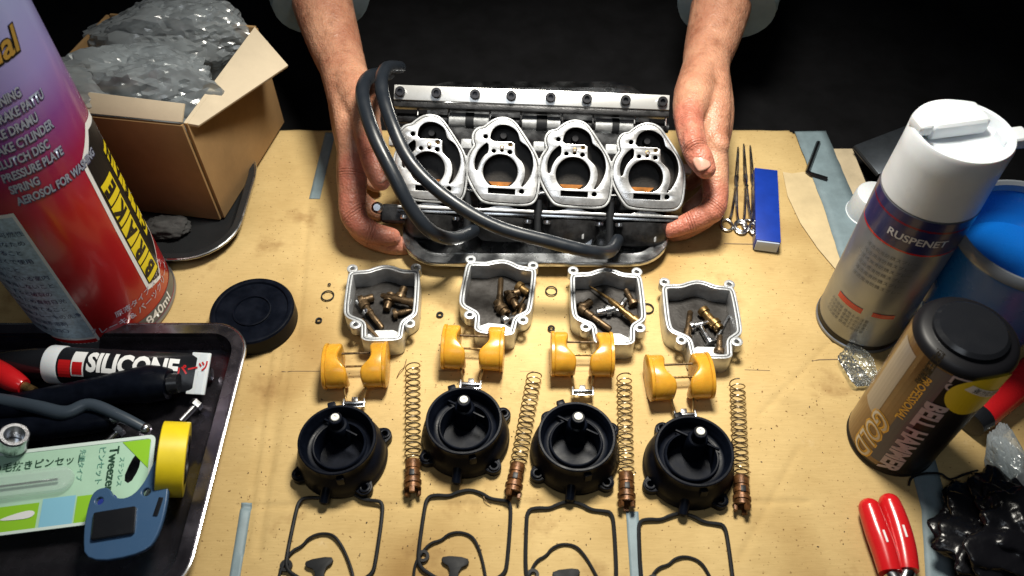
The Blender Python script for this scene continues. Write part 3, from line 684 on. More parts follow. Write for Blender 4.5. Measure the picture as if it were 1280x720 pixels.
for s in (-1, 1): chain(tb, [(s*0.10, 0.52, 0.10), (s*0.17, 0.62, 0.11), (s*0.16, 0.85, 0.16)], [75, 85, 95], 22); chain(tb, [(s*0.10, 0.53, 0.08), (s*0.11, 0.75, 0.05), (s*0.11, 0.95, 0.04)], [65, 60, 50], 22)
chain(tb, [(0, 0.84, 0.16), (0, 0.80, 0.32), (0, 0.72, 0.50)], [150, 145, 130], 26)
tb.build('dark_clothes', TROUS, person, Matrix.Translation((0, -0.6, 0)))

# ------------------------------------------------------------------ float bowls
bo_out = [(-29, 31), (-22, 32.5), (-14, 32.5), (-8, 35.5), (0, 38), (8, 36), (14, 32.5), (22, 32), (28.5, 31), (29.5, 20), (29.5, -8), (28.5, -15), (23, -19.5), (19.5, -22), (19, -30), (18, -38.5), (3, -39.2), (-12.5, -38.5), (-13.6, -30), (-14, -22), (-19, -19.5), (-27, -15.5), (-29.5, -8), (-29.5, 20)]
bo_out = chaikin([Vector(p)*mm for p in bo_out], 2)
H = 20*mm
ringA = flat_mesh('bowl_wall', [bo_out, inset(bo_out, 1.7*mm)], 0.2*mm, H, 0.3*mm)
ringB = flat_mesh('inner_wall', [inset(bo_out, 2.3*mm), inset(bo_out, 4.0*mm)], 2*mm, H-0.2*mm, 0.3*mm)
ringG = flat_mesh('gasket_groove', [inset(bo_out, 1.6*mm), inset(bo_out, 2.4*mm)], 4*mm, H-1.3*mm)
botm = flat_mesh('bowl_floor', [inset(bo_out, 1.5*mm)], 0.3*mm, 3*mm)
for m_ in (ringA, ringB, botm): m_.shade_smooth(); m_.set_sharp_from_angle(angle=R(40))
ear_pts = [(-26.5, 34.5), (25.5, 34), (-18.5, -22.5), (23.5, -22.5)]
ear_me = flat_mesh('screw_ear', [circ(0, 0, 4.4*mm, 20), circ(0, 0, 1.9*mm, 14)], H-9*mm, H-0.05*mm, 0.4*mm); ear_me.shade_smooth(); ear_me.set_sharp_from_angle(angle=R(40))
step_me = flat_mesh('floor_step', [chaikin([Vector(p)*mm for p in ((-11, -20), (16, -20), (16, -36), (-10.5, -36))], 1)], 3.05*mm, 8*mm, 0.4*mm)
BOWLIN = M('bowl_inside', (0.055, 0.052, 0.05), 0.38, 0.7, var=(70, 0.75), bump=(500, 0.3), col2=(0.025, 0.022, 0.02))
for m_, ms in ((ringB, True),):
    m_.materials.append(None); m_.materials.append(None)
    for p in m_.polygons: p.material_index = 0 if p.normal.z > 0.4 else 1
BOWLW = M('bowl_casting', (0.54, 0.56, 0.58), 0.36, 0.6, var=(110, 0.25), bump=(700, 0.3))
STEPM = M('bowl_step', (0.72, 0.73, 0.73), 0.42, 0.45, var=(90, 0.35), bump=(500, 0.3))
def place_at(px, py, z, rz): return TR(P(px, py, z)-Vector((0, 0, z-0.0012)), rz)
bowl_pos = [(477, 377, 1.5), (621, 369, -7), (760, 381, -1), (878, 397, -2)]
bowls = []
for i, (px, py, a) in enumerate(bowl_pos):
    t = thing('float_bowl', '%s of the four open aluminium float bowls holding brass jets' % ORD[i], 'float bowl', place_at(px, py, H, R(a)), 'float bowls in a row on the cardboard')
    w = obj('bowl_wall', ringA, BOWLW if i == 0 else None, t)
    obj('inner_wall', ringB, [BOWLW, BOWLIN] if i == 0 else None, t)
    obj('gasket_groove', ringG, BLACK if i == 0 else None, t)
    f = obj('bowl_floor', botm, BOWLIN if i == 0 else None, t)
    obj('floor_step', step_me, STEPM if i == 0 else None, f)
    for j, e in enumerate(ear_pts): obj('screw_ear', ear_me, BOWLW if i+j == 0 else None, t, Matrix.Translation((e[0]*mm, e[1]*mm, 0)))
    bowls.append(t)
# jets and screws lying in the bowls
def lathe_x(prof, n=14): return B().lathe([(r*mm, z*mm) for r, z in prof], n, Matrix.Rotation(PI/2, 4, 'Y'))
tube_me = lathe_x([(3.4, -14), (3.6, -13), (3.6, -9), (2.6, -8.6), (2.6, -3), (2.0, -2.6), (2.0, 12), (1.4, 13), (0.3, 13)]).mesh('emulsion_tube')
jetb_me = lathe_x([(3.8, -6), (4.0, -5.4), (4.0, -2.6), (2.8, -2.2), (2.8, 4), (2.2, 4.6), (1.0, 4.6), (0.9, 2)]).mesh('main_jet')
ndl_me = lathe_x([(1.0, -16), (1.5, -15.5), (1.5, -6), (1.3, -5), (0.9, 6), (0.35, 15), (0.1, 16)], 10).mesh('jet_needle')
scw_me = B().lathe([(3.6*mm, -1), (3.6*mm, 0)], 6).mesh('x') if False else lathe_x([(3.4, -7), (3.6, -6.5), (3.6, -4.4), (1.8, -4.2), (1.8, -3), (2.0, -2.6), (1.8, -2.2), (2.0, -1.6), (1.8, -1), (2.0, -0.4), (1.8, 0.2), (2.0, 0.8), (1.8, 1.4), (2.0, 2), (1.8, 2.6), (1.8, 7), (0.2, 8)]).mesh('screw')
seat_me = lathe_x([(2.4, -8), (2.6, -7.5), (2.6, -2), (4.2, -1.8), (4.2, 1.4), (3.0, 1.8), (3.0, 3), (3.5, 3.2), (3.5, 5), (2.0, 5.2), (1.8, 3)]).mesh('needle_seat')
items = {  # name, mesh, material, x, y, z, heading, tilt
 0: [('emulsion_tube', tube_me, DBRASS, -8, -6, 8.2, -55, 0), ('main_jet', jetb_me, DBRASS, -14, 12, 7.2, 20, 0), ('needle_valve', seat_me, DBRASS, 4, 10, 7.4, 80, 0), ('screw', scw_me, STEEL, -17, 4, 6.8, 130, 0), ('jet_needle', ndl_me, DBRASS, -4, -26, 9.8, -50, 4), ('main_jet', jetb_me, DBRASS, 14, 18, 7.2, 75, 0), ('screw', scw_me, DBRASS, 16, -2, 7, 15, 0), ('emulsion_tube', tube_me, DBRASS, 12, 8, 11, 160, 3)],
 1: [('emulsion_tube', tube_me, DBRASS, 1, 12, 7, 95, 0), ('main_jet', jetb_me, DBRASS, 12, 12, 7.3, 30, 0), ('needle_valve', seat_me, DBRASS, 5, -5, 7.4, -50, 0), ('screw', scw_me, STEEL, 14, -12, 7, 30, 0), ('jet_needle', ndl_me, DBRASS, 18, 2, 5, 70, 0), ('main_jet', jetb_me, BRASS, 20, 17, 7.2, -35, 0), ('screw', scw_me, DBRASS, 20, -6, 7.2, 80, 0), ('needle_valve', seat_me, DBRASS, 12, 4, 11, 120, 0)],
 2: [('emulsion_tube', tube_me, DBRASS, -9, -6, 7.8, -42, 0), ('jet_needle', ndl_me, BRASS, 0, 16, 9, 135, 6), ('needle_valve', seat_me, STEEL, 1, 3, 7.4, 15, 0), ('screw', scw_me, STEEL, 12, 8, 7, 60, 0), ('main_jet', jetb_me, DBRASS, -16, 9, 7.2, 40, 0), ('emulsion_tube', tube_me, BRASS, 13, 0, 11, 135, -4), ('screw', scw_me, DBRASS, 20, 17, 7, 110, 0)],
 3: [('main_jet', jetb_me, BRASS, 7, 10, 8.2, -60, 0), ('needle_valve', seat_me, BRASS, 12, 2, 8.6, -60, 0), ('emulsion_tube', tube_me, DBRASS, -9, 0, 7, 78, 0), ('screw', scw_me, STEEL, 0, 2, 7.0, 20, 0), ('screw', scw_me, STEEL, 4, -9, 7, 110, 0), ('jet_needle', ndl_me, STEEL, 20, 4, 5, 60, 0), ('screw', scw_me, DBRASS, 13, -18, 8.6, 80, 0)],
}
WHO = {'emulsion_tube': ('long brass emulsion tube', 'tube'), 'main_jet': ('stubby brass main jet', 'jet'), 'needle_valve': ('ringed float needle valve', 'valve'), 'screw': ('small threaded screw', 'screw'), 'jet_needle': ('thin tapered jet needle', 'needle')}
for i in items:
    seen = {}
    for nm, me_, mt, x, y, z, hd, tl in items[i]:
        w = ['leftmost float bowl', 'second float bowl from left', 'third float bowl from left', 'rightmost float bowl'][i]
        seen[nm] = seen.get(nm, 0)+1
        extra = '' if seen[nm] == 1 else (', nearer the right wall' if seen[nm] == 2 else ', in its narrow end')
        o = obj(nm, me_.copy(), mt); o.matrix_world = bowls[i].matrix_world @ TR((x*mm, y*mm, z*mm), R(hd), 0, R(tl), 1.18)
        tag(o, '%s lying in the %s%s' % (WHO[nm][0], w, extra), WHO[nm][1], 'jets and screws in the float bowls')

# ------------------------------------------------------------------ amber floats
def lobe():
    Rr = 15.5; rings = []; n = 18
    for k in range(n+1):
        y = Rr*math.cos(PI*(1-k/n)); hz_ = max(0.6, math.sqrt(max(0, Rr*Rr-y*y)))*0.80
        xi = 13.0 - 2.2*math.exp(-((y-1)/5.0)**2) + (6.5/(1+math.exp((y+5.5)/1.3)))
        ins = 2.6*(abs(y)/Rr)**8
        x0, x1 = 0+ins*0.6, xi-ins
        r = min(2.2, (x1-x0)*0.3, hz_*0.5); row = []
        for cx, cz, a0 in ((x1-r, hz_-r, 0), (x0+r, hz_-r, 90), (x0+r, -hz_+r, 180), (x1-r, -hz_+r, 270)):
            for q in range(5):
                a = R(a0+22.5*q); row.append(((cx+r*math.cos(a))*mm, y*mm, (cz+r*math.sin(a)+12.4)*mm))
        rings.append(row)
    return B().skin(rings)
lobe_me = lobe().mesh('float_lobe', 50)
plate_me = B().lathe([(0.5*mm, -1.2*mm), (11.8*mm, -1.2*mm), (12.9*mm, -0.6*mm), (12.9*mm, 1.6*mm), (12.2*mm, 2.2*mm)], 40, Matrix.Translation((0, 0, 12.4*mm)) @ Matrix.Diagonal((1, 1.24, 1, 1)) @ Matrix.Rotation(PI/2, 4, 'Y')).mesh('lobe_cap', 40)
mirror_me = lobe_me.copy(); mirror_me.transform(Matrix.Diagonal((-1, 1, 1, 1))); mirror_me.flip_normals()
mplate_me = plate_me.copy(); mplate_me.transform(Matrix.Diagonal((-1, 1, 1, 1))); mplate_me.flip_normals()
pin2_me = B().cyl((-13*mm, 7*mm, 16*mm), (13*mm, 7*mm, 16*mm), 0.75*mm, n=10).mesh('float_pin')
pin3_me = B().cyl((-13*mm, 2*mm, 8*mm), (13*mm, 2*mm, 8*mm), 0.75*mm, n=10).mesh('float_pin')
arm_me = B().tube([(-9.5*mm, -12*mm, 11*mm), (-9*mm, -17*mm, 8*mm), (-7.5*mm, -22*mm, 6*mm), (-7*mm, -25*mm, 6*mm)], 1.1*mm, 8).mesh('float_arm')
marm_me = arm_me.copy(); marm_me.transform(Matrix.Diagonal((-1, 1, 1, 1))); marm_me.flip_normals()
hb = B().box((0, -25.5*mm, 6*mm), (18*mm, 4.6*mm, 1.2*mm)); hb.box((-8.6*mm, -26*mm, 6.5*mm), (1.3*mm, 6*mm, 5*mm)); hb.box((8.6*mm, -26*mm, 6.5*mm), (1.3*mm, 6*mm, 5*mm)); hb.cyl((-9.5*mm, -25.5*mm, 7.5*mm), (9.5*mm, -25.5*mm, 7.5*mm), 1.5*mm); hb.box((0, -22.5*mm, 6.4*mm), (5*mm, 4*mm, 1*mm))
hinge_me = hb.bevel(0.2*mm).mesh('hinge_bracket')
for i, (px, py, a) in enumerate([(446, 459, 2), (592, 437, -3), (727, 445, -1), (848, 473, 3)]):
    t = thing('carburetor_float', '%s of the four amber plastic twin floats with steel hinge' % ORD[i], 'float', place_at(px, py, 0.0124, R(a)) @ Matrix.Diagonal((0.87, 1.16, 1.12, 1)), 'amber floats in a row')
    l1 = obj('float_lobe', mirror_me, AMBER if i == 0 else None, t, Matrix.Translation((-11.5*mm, 0, 0)))
    l2 = obj('float_lobe', lobe_me, AMBER if i == 0 else None, t, Matrix.Translation((11.5*mm, 0, 0)))
    # lobes grow inward from their outer caps
    l1.matrix_local = Matrix.Translation((-25*mm, 0, 0)); l1.data = lobe_me
    l2.matrix_local = Matrix.Translation((25*mm, 0, 0)); l2.data = mirror_me
    obj('lobe_cap', mplate_me, AMBER if i == 0 else None, l1); obj('lobe_cap', plate_me, AMBER if i == 0 else None, l2)
    obj('float_pin', pin2_me, DBRASS if i == 0 else None, t); obj('float_pin', pin3_me, BRASS if i == 0 else None, t)
    obj('float_arm', arm_me, BRASS if i == 0 else None, t); obj('float_arm', marm_me, BRASS if i == 0 else None, t)
    obj('hinge_bracket', hinge_me, STEEL if i == 0 else None, t)

# ------------------------------------------------------------------ black vacuum caps
CH = 29
capshell = B().lathe([(r*mm, z*mm) for r, z in [(32, 0), (33.4, 0.6), (33.4, 4), (32.8, 5), (32.6, 8), (31.8, 12), (30.2, 16.5), (28.2, 20), (27.4, 22), (27.2, 26), (28.3, 27), (28.3, CH-0.6), (27.7, CH), (26.4, CH), (25.8, CH-0.8), (25.4, 23.5), (24.6, 22.6), (23.6, 17.6), (22.8, 17.0), (20.2, 16.8), (19.8, 17.2), (19.5, 19.6), (19.0, 20.0), (18.2, 19.8), (17.9, 19.2), (17.4, 3), (16.8, 1.5), (0.4, 1.2)]], 64).mesh('cap_shell', 40)
ear2 = flat_mesh('cap_ear', [chaikin([Vector(p)*mm for p in ((-9, -4), (-6.5, 4), (-4.4, 8.5), (0, 10), (4.4, 8.5), (6.5, 4), (9, -4))], 2), circ(0, 4.6*mm, 2.2*mm, 14)], 0.4*mm, 6.5*mm, 0.5*mm); ear2.shade_smooth(); ear2.set_sharp_from_angle(angle=R(40))
boss2 = flat_mesh('ear_boss', [circ(0, 4.6*mm, 4.2*mm, 20), circ(0, 4.6*mm, 2.2*mm, 14)], 6.0*mm, 8.0*mm, 0.4*mm); boss2.shade_smooth(); boss2.set_sharp_from_angle(angle=R(40))
spout = B().tube([(0, -24*mm, 12*mm), (0, -29*mm, 10.5*mm), (0, -35*mm, 7.5*mm), (0, -39*mm, 5.2*mm), (0, -40.5*mm, 4.6*mm)], [4.5*mm, 4*mm, 3.6*mm, 3.5*mm, 2.2*mm], 16).mesh('spout')
post = B().lathe([(r*mm, z*mm) for r, z in [(8.8, 2), (8.2, 14), (7.6, 22), (6.8, 23.5), (5.4, 24.2), (5.0, 32.4), (4.4, 33)]], 28).mesh('needle_post')
tip = B().lathe([(3.1*mm, 31*mm), (3.1*mm, 34.0*mm), (2.7*mm, 34.5*mm), (1.2*mm, 34.5*mm), (1.2*mm, 33.6*mm), (0.2*mm, 33.6*mm)], 20).mesh('post_tip')
fin = B().box((0, 0, 0), (34*mm, 1.4*mm, 2.4*mm)).bevel(0.3*mm).mesh('cap_fin')
tab = B().box((0, 30*mm, 25.5*mm), (6*mm, 5*mm, 5*mm)).bevel(1*mm).mesh('rim_tab')
rib2 = B().box((0, -28.8*mm, 15*mm), (5.5*mm, 3*mm, 18*mm)).bevel(1*mm).mesh('wall_rib')
for i, (px, py, a, pa, pr) in enumerate([(421, 548, -12, 100, 15), (580, 524, -8, 92, 14), (721, 544, -8, 83, 13), (868, 562, -14, 66, 13.5)]):
    t = thing('vacuum_cap', '%s of the four black plastic vacuum chamber caps with white tipped post' % ORD[i], 'cap', place_at(px, py, CH*mm, R(a)) @ Matrix.Scale(0.95, 4), 'black vacuum caps in a row')
    obj('cap_shell', capshell, BPLAST if i == 0 else None, t)
    for q, ang in enumerate((40, 132, 222, 318)):
        e = obj('cap_ear', ear2, BPLAST if i+q == 0 else None, t, Matrix.Rotation(R(ang-90), 4, 'Z') @ Matrix.Translation((0, 29.5*mm, 0)))
        obj('ear_boss', boss2, BPLAST if i+q == 0 else None, e)
    obj('spout', spout, BPLAST if i == 0 else None, t); obj('rim_tab', tab, BPLAST if i == 0 else None, t, Matrix.Rotation(R(28), 4, 'Z')); obj('wall_rib', rib2, BPLAST if i == 0 else None, t, Matrix.Rotation(R(22), 4, 'Z'))
    pm = Matrix.Rotation(R(-a), 4, 'Z') @ Matrix.Translation((pr*math.cos(R(pa))*mm, pr*math.sin(R(pa))*mm, 0))
    po = obj('needle_post', post, BPLAST if i == 0 else None, t, pm); obj('post_tip', tip, WTIP if i == 0 else None, po)
    obj('cap_fin', fin, BPLAST if i == 0 else None, po, Matrix.Translation((0, 0, 20.5*mm)) @ Matrix.Rotation(R(-28), 4, 'Z'))

# ------------------------------------------------------------------ springs with their retainers
ret_me = B().lathe([(r*mm, z*mm) for r, z in [(3.0, -2), (4.9, -1.5), (5.3, 0), (5.3, 5), (4.6, 5.4), (4.6, 7.5), (5.6, 8), (5.6, 11), (4.9, 11.4), (4.9, 13.6), (6.2, 14), (6.2, 16.2), (5.2, 16.6), (5.2, 18.6), (6.0, 19), (6.0, 20), (3.6, 20), (3.4, 16)]], 22).mesh('retainer_sleeve', 30)
prong_me = B().box((4.6*mm, 0, 21.5*mm), (2.2*mm, 3.6*mm, 5*mm)).bevel(0.4*mm).mesh('prong')
win_me = B().box((0, 5.2*mm, 9.5*mm), (3.4*mm, 1.2*mm, 4.4*mm)).bevel(0.3*mm).mesh('window_slot')
for i, (t0, t1, t2) in enumerate([((517, 461), (517, 584), (517, 618)), ((668, 474), (645, 588), (640, 626)), ((779, 476), (781, 600), (782, 634)), ((919, 484), (923, 604), (925, 638))]):
    a, b_, c = P(*t0), P(*t1), P(*t2); ax = (c-a).normalized(); L = (b_-a).length; rr = 5.5*mm
    Mx = frame(a+Vector((0, 0, 6.9*mm)), ax, (0, 0, 1)) @ Matrix.Rotation(PI/2, 4, 'Y')
    t = thing('needle_spring', '%s of the four coil springs with a brown brass retainer' % ORD[i], 'spring', Mx, 'coil springs beside the caps')
    turns = 16; pts = []
    for k in range(turns*18+1):
        u = k/(turns*18); wob = 0.12*math.sin(u*9+i)
        zz = L*(u+0.004*math.sin(u*40+i)); pts.append((rr*(1+0.02*math.sin(u*31+i))*math.cos(2*PI*turns*u+wob+i), rr*math.sin(2*PI*turns*u+wob+i), zz))
    B().tube(pts, 0.48*mm, 6).build('coil', SPRING, t)
    s = obj('retainer_sleeve', ret_me, RUST if i == 0 else None, t, Matrix.Translation((0, 0, L)) @ Matrix.Rotation(R(40+30*i), 4, 'Z'))
    for q in range(3): obj('prong', prong_me, RUST if i+q == 0 else None, s, Matrix.Rotation(R(120*q+20), 4, 'Z'))
    obj('window_slot', win_me, BLACK if i == 0 else None, t, Matrix.Translation((0, 0, L)) @ Matrix.Rotation(R(90), 4, 'Z'))

# ------------------------------------------------------------------ o-rings and gaskets
for i, (px, py, r, w, lab) in enumerate([(410, 371, 5.0, 0.55, 'thin black o-ring left of the leftmost float bowl'), (399, 402, 2.1, 0.7, 'tiny black o-ring on the cardboard near the leftmost float'),
        (550, 395, 2.2, 0.8, 'tiny black o-ring between the two left float bowls'), (689, 365, 4.6, 0.55, 'thin black o-ring between the two middle float bowls'), (689, 412, 2.2, 0.8, 'tiny black o-ring above the third amber float'),
        (809, 387, 4.8, 0.6, 'thin black o-ring against the right wall of the third float bowl'), (412, 357, 0.9, 0.5, 'speck sized black washer above the thin o-ring on the left')]):
    p = P(px, py); b = B(); b.tube([(r*mm*math.cos(2*PI*k/28), r*mm*math.sin(2*PI*k/28), w*mm+0.0011) for k in range(28)], w*mm, 8, loop=True)
    tag(b.build('o_ring', RUBBER, None, Matrix.Translation(p)), lab, 'o-ring', 'loose o-rings on the cardboard')
def gasket(name, pts, r, px, py, rz, label, grp, extra=None, sc=1.0):
    path = [(p.x*sc, p.y*sc, r+0.001+0.0003*math.sin(k*0.7)) for k, p in enumerate(pts)]
    b = B(); b.tube(path, r, 8, loop=True)
    t = thing(name, label, 'gasket', TR(P(px, py), rz), grp)
    b.build('gasket_loop', RUBBER, t)
    return t
gpos = [(417, 686, -2), (580, 684, -4), (713, 700, -2), (857, 716, -3)]
inner = chaikin([Vector(p)*mm for p in ((-24, 4), (-19, 12), (-12, 15), (-8, 20), (0, 23), (9, 21), (15, 13), (20, 2), (24, -10), (25, -24), (18, -30), (0, -31), (-16, -29), (-24, -20), (-27, -6))], 2)
for i, (px, py, a) in enumerate(gpos):
    gasket('bowl_gasket', [Vector((p.x, p.y*1.05)) for p in bo_out], 1.35*mm, px, py, R(a), '%s of the four black rubber float bowl gaskets' % ORD[i], 'bowl gaskets along the front')
    t = gasket('diaphragm_gasket', inner, 1.0*mm, px-18+6*i, py+22, R(a+(8, -4, 5, -6)[i]), 'small black gasket inside the %s bowl gasket' % ORD[i], 'small gaskets along the front', sc=0.95)
    # tongues and tab of the small gasket
    B().lathe([(2*mm, 0.6*mm), (4*mm, 0.6*mm), (4*mm, 3*mm), (2*mm, 3*mm)], 20, Matrix.Translation((-21*mm, 2*mm, 0)), closed_prof=True).build('eyelet', RUBBER, t)
    B().prism(chaikin([Vector(p)*mm for p in ((-8, 4), (8, 5), (10, 1), (4, -3), (4, -12), (-2, -12), (-2, -3), (-9, 0))], 1), 0.8*mm, 3.4*mm).bevel(0.5*mm).build('tab', RUBBER, t)

# ------------------------------------------------------------------ brake cleaner can (left)
canR = 54*mm; canH = 0.30
cb = P(136, 377); can = thing('aerosol_can', 'big red and purple brake cleaner aerosol can on the left', 'spray can', TR(cb+Vector((0, 0, 0.001)), 0.12))
m_can = M('red_purple_print', (0.5, 0.02, 0.02), 0.26, coat=0.35)
nt = m_can.node_tree; tc = nt.nodes.new('ShaderNodeTexCoord'); sp = nt.nodes.new('ShaderNodeSeparateXYZ'); nt.links.new(tc.outputs['Object'], sp.inputs[0])
mr = nt.nodes.new('ShaderNodeMapRange'); mr.inputs['From Min'].default_value = 0.0; mr.inputs['From Max'].default_value = canH; nt.links.new(sp.outputs['Z'], mr.inputs['Value'])
rp = nt.nodes.new('ShaderNodeValToRGB'); e = rp.color_ramp.elements; e[0].position = 0.0; e[0].color = (0.42, 0.010, 0.012, 1); e[1].position = 1; e[1].color = (0.30, 0.36, 0.58, 1)
for pos, c in ((0.46, (0.42, 0.010, 0.014, 1)), (0.58, (0.27, 0.012, 0.06, 1)), (0.68, (0.19, 0.05, 0.22, 1)), (0.78, (0.24, 0.20, 0.45, 1))):
    k = rp.color_ramp.elements.new(pos); k.color = c
nt.links.new(mr.outputs['Result'], rp.inputs['Fac']); nt.links.new(rp.outputs['Color'], nt.nodes['Principled BSDF'].inputs['Base Color'])
B().lathe([(canR-2*mm, 0), (canR, 1.5*mm), (canR, 3*mm), (canR-1*mm, 4*mm), (canR-0.6*mm, 6*mm), (canR-0.6*mm, canH), (canR-2*mm, canH+4*mm), (canR*0.75, canH+22*mm), (canR*0.4, canH+28*mm), (1*mm, canH+29*mm)], 72).build('can_body', m_can, can)
B().lathe([(canR+0.1*mm, 0.2*mm), (canR+0.6*mm, 1.2*mm), (canR+0.6*mm, 3*mm), (canR-0.2*mm, 4.2*mm)], 72, caps=(False, False)).build('bottom_rim', CANMET, can)
r_ = canR-0.6*mm
def cpatch(name, phi, z, w, h, mat, par, skew=0.0, off=0.0002, R_=None):
    return wrap_poly(name, [(-w/2, -h/2), (w/2, -h/2), (w/2+skew, h/2), (-w/2+skew, h/2)], R_ or r_, phi, z, mat, par, off)
PHI = 0.80   # heading of the print that faces the camera
cpatch('bottom_band', PHI, 0.0105, 0.20, 0.012, GREYP, can)
wrap_text('840ml', 0.0125, r_, PHI+0.34, 0.0105, WHITE, can, bold=0.015, off=0.0006)
wrap_text('ブレーキ & パーツクリーナー', 0.0075, r_, PHI+0.22, 0.0265, LILAC, can, bold=0.01)
wrap_text('原液タイプ スプレー', 0.0065, r_, PHI+0.3, 0.036, LILAC, can, bold=0.01)
# yellow name panel reading upward
yp = [(-0.011, 0.040), (0.003, 0.034), (0.012, 0.046), (0.026, 0.060), (0.030, 0.17), (0.010, 0.175), (-0.008, 0.16), (-0.010, 0.10)]
wrap_poly('name_panel_edge', [(x*1.12-0.001, y*1.01) for x, y in [(-0.012, 0.036), (0.004, 0.030), (0.012, 0.044), (0.027, 0.058), (0.031, 0.173), (0.010, 0.178), (-0.009, 0.163), (-0.011, 0.10)]], r_, PHI+0.58, 0, WHITE, can, 0.0002)
wrap_poly('name_panel', yp, r_, PHI+0.58, 0, BLACK, can, 0.0004)
for k, (txt, x, z, sz) in enumerate([('B', -0.002, 0.050, 0.025), ('R', -0.002, 0.070, 0.025), ('A', -0.001, 0.090, 0.025), ('K', 0, 0.110, 0.025), ('E', 0.001, 0.130, 0.025), ('C', 0.020, 0.076, 0.020), ('L', 0.021, 0.093, 0.020), ('E', 0.022, 0.110, 0.020), ('A', 0.022, 0.127, 0.020), ('N', 0.022, 0.144, 0.020)]):
    w, h = (0.0160, 0.0185) if x < 0.01 else (0.0125, 0.0160)
    cpatch('letter_block', PHI+0.58+x/r_, z, w, h, YEL, can, off=0.0006)
    wrap_text(txt, sz*0.72, r_, PHI+0.58+x/r_, z, BLACK, can, rot=PI/2, off=0.0009, bold=0.05, sx=0.85)
# word list
for k, wd in enumerate(['AEROSOL FOR WASHING', 'SPRING', 'PRESSURE PLATE', 'CLUTCH DISC', 'BRAKE CYLINDER', 'BRAKE DRAMU', 'DISC BRAKE PATTU', 'BRAKE LINING']):
    sz = 0.0085
    o = obj('lettering', wrap_mesh(text_mesh(wd, sz, bold=0.03, align='LEFT', shear=0.2, sx=0.62), r_, PHI-0.50, 0.163+0.0096*k, 0, 0.0007), M('silver_print', (0.34, 0.39, 0.52), 0.35, 0.2), can)
    o2 = obj('lettering', wrap_mesh(text_mesh(wd, sz, bold=0.06, align='LEFT', shear=0.2, sx=0.62), r_, PHI-0.50+0.006, 0.1623+0.0096*k, 0, 0.0004), M('navy_shadow', (0.03, 0.03, 0.12), 0.4), can)
wrap_text('Original', 0.020, r_, PHI-0.20, 0.256, BLACK, can, bold=0.07, off=0.0003, shear=0.3)
wrap_text('Original', 0.020, r_, PHI-0.20, 0.2565, GOLD, can, bold=0.02, off=0.0007, shear=0.3)
# pale caution label on the left flank
cpatch('caution_label_edge', PHI-1.22, 0.085, 0.066, 0.140, WHITE, can, off=0.0002)
cpatch('caution_label', PHI-1.22, 0.087, 0.062, 0.130, PALELABEL, can, off=0.0004)
cpatch('label_stripe', PHI-1.22, 0.018, 0.062, 0.004, RED, can, off=0.0006)
jp = ['火気と高温に注意', '高圧ガスを使用した可燃性', 'の製品であり危険なため', '次の注意を守ること', '炎や火気の近くで使用', 'しないこと', '火気を使用している室内', 'で大量に使用しないこと', '高温にすると破裂の', '危険があるため直射日光', '使い切って捨てること', '用途 自動車ブレーキの洗浄', '成分 石油系溶剤', '正味量 八四〇']
for k, l in enumerate(jp):
    wrap_text(l, 0.0052, r_, PHI-1.22, 0.146-0.0088*k, NAVY, can, off=0.0007)

# ------------------------------------------------------------------ cardboard box with plastic bags, black tray under it
A = P(277, 272, 0.006); Bc = P(352, 152, 0.006); Dl = P(95, 252, 0.006)
Hb = 0.106
box = thing('cardboard_box', 'open brown cardboard box full of plastic bags behind the red can', 'box', Matrix.Translation(A))
def quad_panel(name, a, b_, c, d, mat, th=0.003, par=box):
    n = (b_-a).cross(d-a).normalized()*th; bb = B()
    o0 = A
    bb.skin([[p-o0 for p in (a, b_, c, d)], [p-o0+n for p in (a, b_, c, d)]]); return bb.bevel(0.0006).build(name, mat, par)
up = Vector((0, 0, Hb)); Cc = Bc+(Dl-A)
quad_panel('front_wall', Dl, A, A+up, Dl+up, BOXCARD)
quad_panel('side_wall', A, Bc, Bc+up, A+up, BOXCARD)
quad_panel('back_wall', Bc, Cc, Cc+up, Bc+up, BOXCARD)
quad_panel('far_side_wall', Cc, Dl, Dl+up, Cc+up, BOXCARD)
quad_panel('box_floor', Dl, A, Bc, Cc, BOXCARD)
e1 = (Bc-A).normalized(); out = Vector((e1.y, -e1.x, 0))
quad_panel('flap', A+up+Vector((0, 0, 0.001)), Bc+up+Vector((0, 0, 0.001)), Bc+up+out*0.040+Vector((0, 0, -0.014))-e1*0.028, A+up+out*0.010+Vector((0, 0, -0.003))+e1*0.004, BOXPALE)
fo = Vector(((A-Dl).y, -(A-Dl).x, 0)).normalized()
quad_panel('flap', Dl+up+Vector((0, 0, 0.001)), A+up+Vector((0, 0, 0.001)), A+up-fo*0.012+Vector((0, 0, 0.010)), Dl+up-fo*0.012+Vector((0, 0, 0.014)), BOXPALE)
sidem = frame(Vector((0, 0, 0)), e1, out); sidem = Matrix.Translation((0, 0, 0)) @ sidem
def on_side(u, v): return Matrix.Translation(e1*u+Vector((0, 0, v))+out*0.0002*0) @ frame(Vector((0, 0, 0)), e1, out)
def tri(s): return [Vector((0, -s)), Vector((s*0.9, s*0.6)), Vector((-s*0.9, s*0.6))]
tm = flat_mesh('printed_triangle', [tri(0.016), tri(0.0125)], 0, 0.0003)
obj('printed_triangle', tm, BLACK, box, Matrix.Translation(out*0.0003) @ on_side(0.050, 0.066))
sm_ = flat_mesh('red_stamp', [circ(0, 0, 0.007, 20), circ(0, 0, 0.0055, 20)], 0, 0.0003)
st = obj('red_stamp', sm_, RED, box, Matrix.Translation(out*0.0003) @ on_side(0.075, 0.028))
flat_text('検', 0.008, RED, box, Matrix.Translation(out*0.0008) @ on_side(0.075, 0.028))
